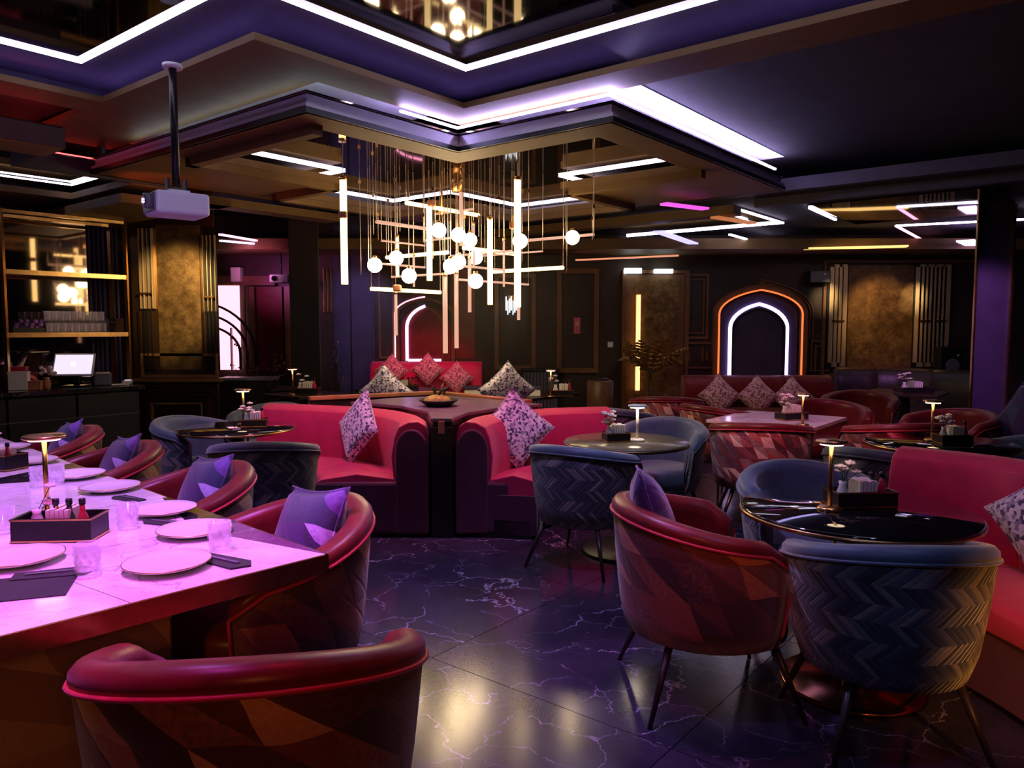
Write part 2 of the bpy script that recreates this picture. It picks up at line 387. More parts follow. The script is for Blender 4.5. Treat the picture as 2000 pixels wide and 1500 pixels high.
M['handle_glow'] = emit('handle_glow', (1, .5, .2), 2.2)  # shine of the brass door pull, put in as emission
M['cold_led'] = emit('cold_led', (.8, .95, 1), 6)
def gold_panel():
    m = mat('bronze_leaf', (.2, .12, .04), .42, .75); t = NT(m); v = t.obj(); n = t.noise(v, 9, 8, .75)
    t.l(t.ramp(n.outputs[0], [(.3, (.10, .055, .02)), (.5, (.2, .115, .04)), (.7, (.32, .2, .07))]), t.b.inputs['Base Color']); t.bump(n.outputs[0], .35, .01)
    t.l(t.ramp(n.outputs[0], [(.3, (.34,) * 3), (.7, (.55,) * 3)]), t.b.inputs['Roughness']); return m
M['bronze'] = gold_panel()
# ================================================================== SETTING
# floor: base slab and large marble slabs
fb = MB().box((0, 5.5, -.06), (15.4, 14, .08)).build('floor', M['grout']); tag(fb, kind='structure')
ts = 1.2; tile_me = None
for i in range(-8, 14):
    for j in range(-8, 12):
        c = W((i + .5) * ts, (j + .5) * ts)
        if not (-6.2 < c.x < 6.6 and -.6 < c.y < 12): continue
        if abs(c.x) > .75 * c.y + 1.6: continue
        if tile_me is None:
            t0 = MB().box((0, 0, -.01), (ts - .004, ts - .004, .02)).build('tile', M['floor'], fb); tile_me = t0.data
        else:
            t0 = bpy.data.objects.new('tile', tile_me); C.objects.link(t0); t0.parent = fb
        t0.location = (c.x, c.y, 0); t0.rotation_euler = (0, 0, PI / 2 - AA)

# ceiling ------------------------------------------------------------
ceil = bpy.data.objects.new('ceiling', None); C.objects.link(ceil); tag(ceil, kind='structure')
def rectpoly(a0, a1, b0, b1): return [W(a0, b0), W(a1, b0), W(a1, b1), W(a0, b1)]
def rects(name, lst, z0, z1, m, parent=ceil):
    mb = MB()
    for r in lst: mb.prism(rectpoly(*r), z0, z1)
    return mb.build(name, m, parent)
def minus(outer, holes):
    """axis-aligned decomposition of a set of AB rectangles minus others"""
    As = sorted({r[k] for r in outer + holes for k in (0, 1)}); Bs = sorted({r[k] for r in outer + holes for k in (2, 3)})
    res = []
    for i in range(len(As) - 1):
        run = None
        for j in range(len(Bs) - 1):
            a = (As[i] + As[i + 1]) / 2; b = (Bs[j] + Bs[j + 1]) / 2
            ins = any(r[0] < a < r[1] and r[2] < b < r[3] for r in outer) and not any(r[0] < a < r[1] and r[2] < b < r[3] for r in holes)
            if ins:
                if run is None: run = [As[i], As[i + 1], Bs[j], Bs[j + 1]]
                else: run[3] = Bs[j + 1]
            elif run: res.append(tuple(run)); run = None
        if run: res.append(tuple(run))
    return res
def grow(rs, d): return [(r[0] - d, r[1] + d, r[2] - d, r[3] + d) for r in rs]
def strip(name, pts, z, wd, ht, m, parent=ceil):
    mb = MB()
    for p, q in zip(pts, pts[1:]):
        P = W(*p, z); Q = W(*q, z); d = (Q - P).normalized() * wd / 2; mb.bar(P - d, Q + d, wd, ht)
    return mb.build(name, m, parent)

H1 = [(-1.1, 3.82, .6, 3.46), (.3, 2.17, -.6, 5.28)]
ALL = [(-6, 17, -12, 16)]
# near coffer: smoked mirror with a white light line, dark ceiling ring, lip frame with hidden strip
rects('mirror_panel', minus(H1, []), 3.2, 3.22, M['mirror_dark'])
rects('coffer_soffit', minus(grow(H1, .56), H1), 3.2, 3.22, M['frame_side'])
strip('led_or_glow_strip', [(-1.1, 3.46), (.3, 3.46), (.3, 5.28), (2.17, 5.28), (2.17, 3.46), (3.82, 3.46), (3.82, .6), (2.17, .6)], 3.192, .035, .012, M['led'])
rects('coffer_frame', minus(grow(H1, .55) + [(2.4, 3.05, 3.7, 6.9)], grow(H1, .23)), 3.03, 3.07, M['frame'])
rects('coffer_side', minus(grow(H1, .58), grow(H1, .56)), 3.10, 3.22, M['frame_side'])
strip('cove_light', [(-1.1, 3.86), (-.1, 3.86), (-.1, 5.68), (2.57, 5.68), (2.57, 3.86), (4.22, 3.86), (4.22, .4)], 3.085, .02, .012, M['cove_dim'])
# main ceiling
rects('ceiling_board', minus(ALL, grow(H1, .57)), 3.12, 3.2, M['ceil'])
# hanging star frame over the centre booth, with mirror inside
H2 = [(4.53, 5.95, 2.88, 6.5), (3.17, 7.1, 4.2, 5.61)]
O2 = [(2.9, 7.35, 3.93, 6.9), (4.25, 7.35, 2.6, 6.9)]
rects('hanging_frame', minus(O2, H2), 2.80, 2.86, M['frame'])
rects('hanging_fascia', minus(grow(O2, .012), grow(O2, -.02)), 2.80, 2.835, M['black'])
rects('cove_ledge', minus(grow(O2, -.02), grow(O2, -.05)), 2.86, 2.92, M['cove_lit_paint'])
rects('cove_ledge', minus(grow(O2, .004), grow(O2, -.03)), 2.835, 2.862, M['cove_lit_paint'])  # ledge and upper fascia pale, their lit look put into the colour
rects('mirror_panel', minus(O2, []), 2.925, 2.935, M['mirror'])
strip('led_or_glow_strip', [(3.17, 4.2), (3.17, 5.61), (4.53, 5.61), (4.53, 6.5), (5.95, 6.5), (5.95, 5.61), (7.1, 5.61), (7.1, 4.2), (5.95, 4.2), (5.95, 2.88)], 2.915, .03, .012, M['led'])
strip('frame_lip', [(3.12, 4.15), (3.12, 5.66), (4.48, 5.66), (4.48, 6.55), (6.0, 6.55), (6.0, 5.66), (7.15, 5.66), (7.15, 4.15), (6.0, 4.15), (6.0, 2.83)], 2.77, .08, .07, M['frame'])
strip('cove_light', [(3.75, 4.0), (4.32, 4.0), (4.32, 2.67), (7.3, 2.67)], 3.0, .02, .012, M['cove'])
rects('cove_glow_board', O2, 3.112, 3.121, M['cove_lit_paint'])  # pale board added under the dark ceiling so the glow reads white
strip('cove_light', [(3.04, 6.4), (3.04, 4.1), (3.75, 4.1)], 2.95, .012, .01, emit('cove_led_grey', (.7, .8, .9), 9))

strip('hanger', [(2.95, 6.8), (2.95, 6.85)], 3.02, .03, .2, M['black'])
# second frame on the left, before the bar
H3 = [(.4, 3.27, 6.9, 8.27), (1.2, 2.4, 6.4, 9.2)]
O3 = [(-.4, 2.35, 6.05, 9.3), (-.4, 3.75, 7.0, 9.3)]
rects('hanging_frame', minus(O3, H3), 2.78, 2.84, M['frame'])
rects('hanging_fascia', minus(grow(O3, .012), grow(O3, -.02)), 2.79, 2.93, M['frame_side'])
rects('mirror_panel', O3[:1] + [(2.35, 3.75, 7.0, 9.3)], 2.935, 2.945, M['mirror'])
strip('led_or_glow_strip', [(.4, 8.27), (1.2, 8.27), (1.2, 9.2), (2.4, 9.2), (2.4, 8.27), (3.27, 8.27), (3.27, 7.5)], 2.92, .03, .012, M['led'])
strip('cove_light', [(-.3, 6.15), (2.3, 6.15), (2.3, 7.05), (3.7, 7.05)], 2.96, .015, .01, emit('cove_red', (1, .05, .05), 7))
# a lower step between the star frame and the bar
rects('step_soffit', [(3.2, 3.9, 7.05, 9.5)], 2.62, 2.70, M['frame'])
rects('step_soffit', [(4.0, 5.6, 7.0, 7.25), (4.0, 4.25, 7.0, 9.5)], 2.70, 2.78, M['frame'])
# far soffits beyond the star frame
rects('step_soffit', [(7.7, 17, -9, 8.5)], 2.84, 2.92, M['ceil'])
rects('fascia_board', [(7.6, 7.7, -9, 3.3)], 2.84, 2.96, M['frame_side'])
rects('fascia_board', [(7.9, 8.0, -9, 3.1)], 2.76, 2.86, M['frame_side'])
rects('fascia_board', [(7.85, 8.05, 3.3, 6.8)], 2.70, 2.80, M['frame'])
rects('mirror_panel', [(8.2, 9.6, 3.4, 5.6)], 2.81, 2.83, M['mirror'])
strip('led_or_glow_strip', [(8.2, 3.4), (9.6, 3.4), (9.6, 5.6)], 2.80, .03, .02, M['led'])
rects('mirror_panel', [(8.5, 10.4, 1.0, 2.75)], 2.81, 2.83, M['mirror'])
strip('led_or_glow_strip', [(8.6, 2.75), (9.7, 2.8)], 2.80, .03, .02, M['led'])
def px_strip(a, b, z, wd, m, ht=.02):
    return MB().bar(U(*a, z), U(*b, z), wd, ht).build('led_or_glow_strip', m, ceil)  # also builds the glowing stand-ins for lit fascias
px_strip((1425, 458), (1540, 490), 2.68, .03, M['led'])
px_strip((1750, 441), (1822, 480), 2.70, .03, M['pink_led'])
px_strip((1750, 441), (2010, 428), 2.70, .03, M['led'])
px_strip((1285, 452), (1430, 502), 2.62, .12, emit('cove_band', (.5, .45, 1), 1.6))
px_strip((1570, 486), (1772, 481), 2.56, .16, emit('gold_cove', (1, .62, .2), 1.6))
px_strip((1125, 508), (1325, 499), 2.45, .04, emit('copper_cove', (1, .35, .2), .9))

px_strip((1296, 398), (1378, 408), 2.70, .10, emit('magenta_fascia_glow', (1, .12, .9), 1.0))  # fascia under magenta light, its glow put in as emission
px_strip((1395, 424), (1470, 436), 2.66, .10, emit('amber_fascia_glow', (1, .3, .08), .5))  # fascia under orange light, likewise given emission
px_strip((1885, 470), (1915, 484), 2.6, .2, M['purple_led'])
# walls ---------------------------------------------------------------
YB = 11.2
wb = MB().box((.5, YB + .1, 1.5), (14.4, .2, 3.3)).build('wall_back', M['wall']); tag(wb, kind='structure')
wl = MB().box((-6.3, 5.3, 1.5), (.2, 12, 3.3)).build('wall_left', M['wall_dark']); tag(wl, kind='structure')
wr = MB().box((7.5, 5.3, 1.5), (.2, 12, 3.3)).build('wall_right', M['wall_dark']); tag(wr, kind='structure')
wn_ = MB().box((.5, -.7, 1.5), (14.4, .2, 3.3)).build('wall_near', M['wall_dark']); tag(wn_, kind='structure')
soff = MB().box((.5, 10.75, 2.62), (13.6, .9, .14)).build('trim_1', M['frame']); tag(soff, kind='structure')
def onwall(px, py, Y=YB): return V(px, py, Y)
def wbox(name, x0, y0, x1, y1, m, th=.03, Y=YB, parent=None, bevel=0):
    a = V(x0, y0, Y); b = V(x1, y1, Y)
    return MB().box(((a.x + b.x) / 2, Y - th / 2, (a.z + b.z) / 2), (abs(b.x - a.x), th, abs(a.z - b.z))).build(name, m, parent, bevel=bevel)
def wframe(name, x0, y0, x1, y1, m, wd=.05, th=.03, Y=YB, parent=None):
    a = V(x0, y0, Y); b = V(x1, y1, Y); mb = MB(); zt, zb = a.z, b.z; yc = Y - th / 2
    mb.box((a.x + wd / 2, yc, (zt + zb) / 2), (wd, th, zt - zb)); mb.box((b.x - wd / 2, yc, (zt + zb) / 2), (wd, th, zt - zb))
    mb.box(((a.x + b.x) / 2, yc, zt - wd / 2), (b.x - a.x - 2 * wd, th, wd)); mb.box(((a.x + b.x) / 2, yc, zb + wd / 2), (b.x - a.x - 2 * wd, th, wd))
    return mb.build(name, m, parent)
def arch_pts(cx, hw, z0, zs, zt, n=9, power=1.35):
    """pointed arch outline: up the left leg, over the point, down the right leg"""
    pts = [(cx - hw, z0)]
    for i in range(n + 1):
        # circular arc centred beyond the axis gives the pointed crown
        t = i / n; c_ = .55 * hw; R0 = hw + c_; am = math.acos(c_ / R0); a_ = am * t
        pts.append((cx + c_ - R0 * math.cos(a_), zs + (zt - zs) * math.sin(a_) / math.sin(am)))
    R = [(2 * cx - x, z) for x, z in pts[::-1]]
    return pts + R[1:]
def arch_bar(name, px, pw, y_base, y_spring, y_top, m, wd, th, Y=YB, parent=None, half=None, off=0):
    c = V(px, y_base, Y); e = V(px + pw, y_base, Y); hw = e.x - c.x
    pts = arch_pts(c.x, hw, c.z, V(px, y_spring, Y).z, V(px, y_top, Y).z)
    if half == 'L': pts = pts[:len(pts) // 2 + 1]
    if half == 'R': pts = pts[len(pts) // 2:]
    mb = MB(); n = len(pts); vs = []
    for i, (x, z) in enumerate(pts):
        a = pts[max(0, i - 1)]; b = pts[min(n - 1, i + 1)]; d = Vector((b[0] - a[0], b[1] - a[1])).normalized(); nn = Vector((-d.y, d.x))
        for k in (-wd / 2, wd / 2):
            for yy in (Y - th - off, Y - off): vs.append((x + nn.x * k, yy, z + nn.y * k))
    fs = []
    for i in range(n - 1):
        o = i * 4; q = o + 4
        fs += [(o, q, q + 2, o + 2), (o + 1, o + 3, q + 3, q + 1), (o, o + 1, q + 1, q), (o + 2, q + 2, q + 3, o + 3)]
    fs += [(0, 2, 3, 1), ((n - 1) * 4, (n - 1) * 4 + 1, (n - 1) * 4 + 3, (n - 1) * 4 + 2)]
    return mb.add(vs, fs).build(name, m, parent)
def arch_fill(name, px, pw, y_base, y_spring, y_top, m, th, Y=YB, parent=None, off=0):
    c = V(px, y_base, Y); hw = V(px + pw, y_base, Y).x - c.x
    pts = arch_pts(c.x, hw, c.z, V(px, y_spring, Y).z, V(px, y_top, Y).z); n = len(pts)
    vs = [(x, Y - th - off, z) for x, z in pts] + [(x, Y - off, z) for x, z in pts]
    fs = [list(range(n)), list(range(2 * n - 1, n - 1, -1))] + [(i, n + i, n + (i + 1) % n, (i + 1) % n) for i in range(n)]
    return MB().add(vs, fs).build(name, m, parent)

# arch niche on the right part of the back wall
arch_bar('arch_moulding', 1478, 85, 770, 612, 561, M['moulding'], .09, .10, parent=wb)
arch_bar('arch_light', 1478, 80, 770, 614, 567, M['orange_led'], .022, .02, parent=wb, off=.10)
arch_fill('niche_panel', 1478, 74, 775, 618, 574, M['wall_purple'], .03, parent=wb)
arch_bar('arch_light', 1477, 55, 760, 640, 594, M['purple_led'], .045, .03, parent=wb, off=.03)
arch_bar('arch_moulding', 1477, 50, 760, 642, 602, M['wall_dark'], .03, .06, parent=wb, off=.0)
for k, dx in enumerate((96, 102, 108)):
    arch_bar('ornament_band', 1478, dx, 660 + k * 3, 612 - k * 2, 556 - k * 5, M['moulding'], .02, .02, parent=wb, half='R')
# arch niche in the middle
arch_bar('arch_light', 832, 58, 740, 612, 580, M['pink_led'], .022, .03, parent=wb, half='L', off=.03)
arch_bar('arch_moulding', 832, 54, 740, 614, 584, M['moulding'], .05, .06, parent=wb)
arch_fill('niche_panel', 832, 48, 735, 640, 596, M['leather_dark'], .03, parent=wb)
arch_bar('arch_light', 832, 36, 704, 640, 598, M['purple_led'], .04, .03, parent=wb, half='L', off=.03)
arch_bar('arch_moulding', 832, 34, 704, 640, 600, M['moulding'], .03, .05, parent=wb, half='R', off=.0)
wbox('niche_ledge', 798, 701, 862, 707, M['purple_led'], .05, parent=wb)
for k in range(4): wbox('ornament_band', 892 + 0 * k, 640 + k * 5, 925, 642 + k * 5, M['moulding'], .02, parent=wb)
wbox('wall_panel', 880, 520, 928, 700, M['leather_dark'], .015, parent=wb)
# wall panels and frames of the middle stretch
wbox('wall_panel', 650, 440, 733, 716, M['wall_purple'], .02, parent=wb)
wframe('panel_frame', 738, 470, 772, 700, M['moulding'], .03, parent=wb)
for x in (632, 639, 646): wbox('brass_bar', x, 525, x + 3, 610, M['brass'], .05, parent=wb)
wframe('panel_frame', 966, 535, 1046, 722, M['moulding'], .06, .05, parent=wb)
wbox('wall_panel', 985, 560, 1030, 715, M['dark_wood'], .02, parent=wb)
wframe('panel_frame', 1088, 525, 1168, 728, M['moulding'], .07, .05, parent=wb)
wframe('panel_frame', 1337, 535, 1382, 662, M['moulding'], .035, .03, parent=wb)
wframe('panel_frame', 1345, 545, 1374, 652, M['moulding'], .02, .03, parent=wb)
wframe('panel_frame', 1337, 668, 1400, 720, M['moulding'], .03, .03, parent=wb)
for k in range(4): wbox('brass_inlay', 1335 + k * 8 + (k > 1) * 18, 678 + (k % 2) * 8, 1339 + k * 8 + (k > 1) * 18, 705, M['brass'], .04, parent=wb)
for k in range(3): wframe('panel_frame', 1575 + k * 8, 655 + k * 10, 1618, 725 - 0 * k, M['moulding'], .02, .02 + .01 * k, parent=wb)
# bronze panel and brass bars on the right
wframe('panel_frame', 1608, 508, 1905, 735, M['moulding'], .04, .05, parent=wb)
wbox('bronze_panel', 1650, 518, 1786, 724, M['bronze'], .03, parent=wb)
wbox('added_gap_shade', 1615, 515, 1650, 720, M['black'], .045, parent=wb); wbox('added_gap_shade', 1784, 515, 1850, 720, M['black'], .045, parent=wb)  # black sheets added behind the bars to darken the gaps
for x0, n, in ((1619, 4), (1786, 4), (1818, 4)):
    for k in range(n):
        x = x0 + k * 8
        wbox('brass_bar', x, 517 if k % 2 else 522, x + 4, 716 if k % 2 else 708, M['brass_lit'], .06, parent=wb)
    wbox('brass_clasp', x0 + 2, 625, x0 + 26, 629, M['brass'], .075, parent=wb)
# unseen lamps added in front to brighten the brass bars and the panel
for px_ in (1635, 1815):
    p = V(px_, 600, YB - .45); spot('fill_bars', (p.x, YB - .9, 2.3), (p.x, YB, 1.9), (1, .75, .42), 60, 24)
p = V(1720, 600, YB); spot('fill_panel', (p.x, YB - 1.5, 2.5), (p.x, YB, 1.6), (1, .58, .25), 70, 45)
# pink room glimpsed between the pillars
pk = wbox('trim_2', 428, 558, 472, 722, M['pink_glow'], .04, Y=YB - .1); tag(pk, kind='structure')
for k, r in enumerate((46, 60, 76)):
    arch_bar('lattice_bar', 425, r, 722, 690, 640 - k * 22, M['wall_dark'], .03, .03, Y=YB - .14, parent=None if False else pk, half='R')
wbox('lattice_bar', 452, 640, 456, 722, M['leather_dark'], .06, Y=YB - .14, parent=pk)
for x0, x1 in ((475, 484), (488, 502), (556, 572)): wbox('wall_panel', x0, 560, x1, 725, M['moulding'], .05, Y=YB - .05, parent=wb)
wbox('wall_panel', 503, 560, 555, 725, M['leather_dark'], .03, Y=YB - .03, parent=wb)
wbox('lintel', 428, 540, 540, 558, M['moulding'], .1, Y=YB - .03, parent=wb)
for a, b, m in (((430, 458), (500, 470), 'pink_led'), ((432, 500), (468, 498), 'pink_led'), ((468, 498), (500, 512), 'led'), ((500, 496), (570, 515), 'led'), ((430, 470), (560, 482), 'purple_led')):
    px_strip(a, b, 2.58 if m != 'purple_led' else 2.62, .05, M[m])
spot('spot_pink_room', (-3.6, 9.9, 2.2), (-3.3, 11.0, 2.5), (1, .2, .7), 25, 90)

# dark pillars
def pillar(name, x0, x1, Y, depth, m, ztop=3.12, yb=900):
    a = V(x0, yb, Y).x; b = V(x1, yb, Y).x
    k = (Y + depth) / Y; a2 = max(a, a * k); b2 = min(b, b * k)
    o = MB().prism([(a, Y), (b, Y), (b2, Y + depth), (a2, Y + depth)], 0, ztop).build(name, m, bevel=.01); tag(o, kind='structure'); return o
pd = pillar('wall_pillar', 572, 630, 9.9, .6, M['wall_dark'])
pr = pillar('wall_pillar', 1900, 1972, 8.2, .5, M['wall_purple'], yb=640)
for px_ in (1900, 1970):
    q_ = V(px_, 640, 8.2); MB().box((q_.x, 8.185, 1.4), (.022, .03, 2.8)).build('brass_edge', M['brass'], pr)
# gold clad column with brass bars
pg = pillar('wall_pillar', 268, 432, 8.5, .5, M['brass_dark'])
YC = 8.5
wbox('bronze_panel', 306, 440, 398, 722, M['bronze'], .03, Y=YC, parent=pg)
wbox('added_gap_shade', 271, 442, 305, 726, M['black'], .01, Y=YC, parent=pg); wbox('added_gap_shade', 396, 442, 430, 726, M['black'], .01, Y=YC, parent=pg)  # black sheets added so the gaps between column bars stay dark
for k, x in enumerate((274, 283, 290, 300)):
    wbox('brass_bar', x, 447, x + (5 if k in (0, 2) else 3), 603, M['brass_lit'], .06, Y=YC, parent=pg)
    wbox('brass_rail', x, 604, x + 3, 722, M['brass_dark'], .05, Y=YC, parent=pg)
for k, x in enumerate((398, 407, 414, 421)):
    wbox('brass_bar', x, 460, x + (5 if k in (0, 3) else 3), 608, M['brass_lit'], .06, Y=YC, parent=pg)
    wbox('brass_rail', x, 610, x + 3, 722, M['brass_dark'], .05, Y=YC, parent=pg)
wbox('brass_clasp', 273, 572, 300, 575, M['brass'], .075, Y=YC, parent=pg); wbox('brass_clasp', 401, 579, 422, 582, M['brass'], .075, Y=YC, parent=pg)
for k in range(3): wframe('panel_frame', 276 + k * 7, 690 - k * 2, 428 - k * 7, 737 - k * 6, M['moulding'], .03, .03 + .01 * k, Y=YC, parent=pg) if k == 0 else None
wbox('column_ledge', 264, 738, 436, 745, M['moulding'], .08, Y=YC, parent=pg)
for k in range(3): wbox('column_ledge', 274 + k * 6, 752 + k * 9, 426 - k * 6, 756 + k * 9, M['brass_dark'], .04, Y=YC, parent=pg)
wframe('panel_frame', 282, 776, 412, 892, M['brass_dark'], .03, .04, Y=YC, parent=pg)
wframe('panel_frame', 296, 786, 400, 882, M['moulding'], .02, .03, Y=YC, parent=pg)
spot('fill_column', (-3.3, 7.3, 2.4), (-3.7, 8.5, 1.85), (1, .7, .32), 170, 50)  # unseen lamp added close in front to brighten the column's brass

# door with brass pull handle, its shine put in as emission
door = bpy.data.objects.new('door_1', None); C.objects.link(door); tag(door, kind='structure')
wbox('door_leaf', 1222, 536, 1332, 800, M['moulding'], .04, parent=door)
wbox('door_panel', 1240, 545, 1322, 790, M['bronze'], .05, parent=door)
wframe('door_frame', 1215, 528, 1340, 820, M['moulding'], .05, .08, parent=door)
wbox('door_light', 1219, 524, 1252, 534, M['cold_led'], .06, Y=YB - .09, parent=door); wbox('door_light', 1277, 526, 1313, 534, M['cold_led'], .06, Y=YB - .09, parent=door)
wbox('door_handle', 1243, 576, 1248, 762, M['handle_glow'], .06, Y=YB - .06, parent=door)
d2 = bpy.data.objects.new('door_2', None); C.objects.link(d2); tag(d2, kind='structure')
wbox('door_leaf', 655, 470, 730, 800, M['wall_purple'], .05, parent=d2)
wbox('door_seam', 686, 470, 688, 800, M['black'], .055, parent=d2)
# skirting
bb = MB().box((.5, YB - .03, .07), (13.4, .06, .14)).build('baseboard_back', M['moulding']); tag(bb, kind='structure')
# ================================================================== CHAIRS
def shell_surface(R, prof_fn, phis, closed=True, uv=False, squash=1.0):
    """prof_fn(phi)-> list of (r, z). phi measured from the back (-Y local); returns MB"""
    mb = MB(); vs = []; uvs = []; m = None
    for ph in phis:
        pr = prof_fn(ph); m = len(pr)
        for r, z in pr:
            sx = math.sin(ph); cy = -math.cos(ph)
            vs.append((r * sx, r * cy * squash, z)); uvs.append((ph * R, z))
    fs = []; n = len(phis)
    for i in range(n - 1):
        for k in range(m if closed else m - 1):
            k2 = (k + 1) % m; fs.append((i * m + k, i * m + k2, (i + 1) * m + k2, (i + 1) * m + k))
    mb.add(vs, fs, uvs=uvs if uv else None, smooth=True)
    caps = [list(range(m)), [(n - 1) * m + k for k in range(m - 1, -1, -1)]]
    if uv: mb.add(vs, caps, uvs=uvs)
    else: mb.add(vs, caps)
    return mb
def barrel_chair(name, label, R, zb, za, leather, cloth, piping, legm, taper=.86, group=None, phm=125, zbot=.29):
    t = thing(name, label, 'chair', group=group)
    pm = math.radians(phm); n = 30; phis = [-pm + 2 * pm * i / n for i in range(n + 1)]
    top = lambda ph: za + (zb - za) * max(0, math.cos(ph * .8)) ** 1.4 - (max(0, abs(ph) - pm * .86) * .25)
    def outer(ph):
        z = top(ph) - .05
        out = []
        for i in range(6):
            u = i / 5; out.append((R * (taper + (1 - taper) * u ** .6), zbot + (z - zbot) * u))
        inn = [(r - .02, zz) for r, zz in out[::-1]]
        return out + inn
    shell_surface(R, outer, phis, uv=True).build('outer_shell', cloth, t)
    def inner(ph):
        z = top(ph); ri = R - .085
        pts = [(R * taper - .035, .34), (R - .045, z - .16), (R - .024, z - .062), (R + .006, z - .048), (R + .004, z - .022), (R - .012, z - .004), (R - .04, z), (R - .07, z - .006), (R - .088, z - .03), (ri, z - .07), (ri - .01, .45), (ri, .34)]
        return pts
    shell_surface(R, inner, phis).build('backrest', leather, t)
    pts = [((R + .008) * math.sin(p), -(R + .008) * math.cos(p), top(p) - .05) for p in phis]
    pip = MB().path_tube(pts, .006, 6)
    for s in (0, -1):
        p = phis[s]; pip.path_tube([((R * (taper + (1 - taper) * (k / 5) ** .6) + .004) * math.sin(p), -(R * (taper + (1 - taper) * (k / 5) ** .6) + .004) * math.cos(p), zbot + (top(p) - .05 - zbot) * k / 5) for k in range(6)], .006, 6)
    pip.build('piping', piping, t)
    # seat: rounded D shape
    rs = R - .095; prof = [(.001, .30), (rs * .9, .30), (rs, .33), (rs + .004, .42), (rs - .01, .45), (rs - .04, .465), (.001, .475)]
    MB().lathe(prof, (0, .015, 0), 28).build('seat', leather, t)
    MB().lathe([(.001, zbot - .005), (R * taper - .01, zbot - .005), (R * taper - .01, zbot + .02), (.001, zbot + .02)], (0, 0, 0), 28).build('seat_base', M['black'], t)
    for sx in (-1, 1):
        for sy in (-1, 1):
            MB().tube((sx * R * .52, sy * R * .52, zbot), (sx * R * .78, sy * R * .78, .0), .017, .009, 8).build('leg', legm, t)
    return Proto(t)
red_chair = barrel_chair('barrel_chair', 'x', .385, .81, .72, M['leather_dark'], M['patch'], M['leather_red'], M['dark_wood'])
low_chair = barrel_chair('barrel_chair', 'x', .385, .80, .665, M['leather_dark'], M['patch'], M['leather_red'], M['dark_wood'])
flo_chair = barrel_chair('barrel_chair', 'x', .385, .81, .74, M['leather_dark'], M['patch_floral'], M['leather_red'], M['brass_dark'], phm=118)
blu_chair = barrel_chair('tub_chair', 'x', .35, .80, .715, M['blue_velvet'], M['chev'], M['blue_velvet'], M['dark_wood'], taper=.8, phm=118)
def face(x, y, dx, dy): return math.atan2(dy, dx) - PI / 2
def put_chair(pr, x, y, dx, dy, label, group=None, scale=None): return pr.put((x, y, 0), face(x, y, dx, dy), label, group, scale=scale)
G_R = 'barrel chairs with patchwork backs'; G_B = 'blue velvet tub chairs'
put_chair(low_chair, -.625, 1.83, -.14, 1, 'dark red leather barrel chair with patchwork back, closest to the viewer at lower left', G_R, 1.05)
put_chair(low_chair, -.93, 2.78, -.78, -.62, 'dark red barrel chair with piped rim at the right corner of the long white table', G_R)
put_chair(low_chair, -1.63, 3.52, -.78, -.62, 'dark red barrel chair second from the table corner, beside the herringbone chair', G_R)
put_chair(low_chair, -2.40, 4.22, -.78, -.62, 'dark red barrel chair third along the far side of the long white table', G_R)
put_chair(low_chair, -3.12, 4.92, -.78, -.62, 'dark red barrel chair at the far end of the long white table, before the bar', G_R)
put_chair(red_chair, .80, 3.07, 1, .05, 'red rimmed barrel chair with patchwork back left of the round black table', G_R)
put_chair(blu_chair, 1.355, 2.72, .03, 1, 'blue tub chair with herringbone back, nearest at lower right of the round table', G_B)
put_chair(blu_chair, 1.49, 3.74, .0, -1, 'blue tub chair facing us behind the round black table at right', G_B)
put_chair(blu_chair, -1.63, 4.98, -.15, 1, 'blue herringbone tub chair with its back to us left of the red booth', G_B)
put_chair(blu_chair, -2.45, 5.95, 1, -.35, 'blue tub chair before the gold column, seen from its side', G_B)
put_chair(blu_chair, .46, 4.78, .55, .85, 'blue herringbone tub chair with its back to us right of the red booth', G_B)
put_chair(blu_chair, 1.12, 5.74, -.5, -.85, 'plain blue tub chair behind the small round table with the white lamp', G_B)
put_chair(blu_chair, .98, 6.95, .5, .85, 'blue tub chair behind the right wing of the red booth', G_B)
put_chair(blu_chair, 2.28, 4.62, .75, .66, 'herringbone tub chair between the two right-hand round tables', G_B)
put_chair(blu_chair, -2.25, 6.9, -.3, -1, 'dark herringbone tub chair between gold column and left booth wing', G_B)
put_chair(blu_chair, 3.35, 4.95, -1, 0, 'blue tub chair cut by the right edge of the picture, beyond the sofa', G_B)
put_chair(flo_chair, 1.92, 5.85, .25, 1, 'floral patchwork chair with its back to us before the white marble table', G_R)
put_chair(flo_chair, 1.62, 8.0, .2, 1, 'floral patchwork chair left of the glowing arch, beside the palm door', G_R)
put_chair(flo_chair, 1.95, 7.05, 1, .5, 'floral patchwork chair at the far left side of the white marble table', G_R)
put_chair(flo_chair, 2.95, 7.1, -.2, -1, 'floral patchwork chair on the far side of the white marble table', G_R)
put_chair(flo_chair, 3.65, 6.35, -1, -.4, 'floral patchwork chair right of the white marble table', G_R)
put_chair(flo_chair, 3.75, 8.2, -.6, -1, 'floral patchwork chair with red seat under the bronze panel', G_R)
put_chair(flo_chair, 2.95, 5.85, -.1, 1, 'floral patchwork chair with its back to us beside the tall brass lamp table', G_R)

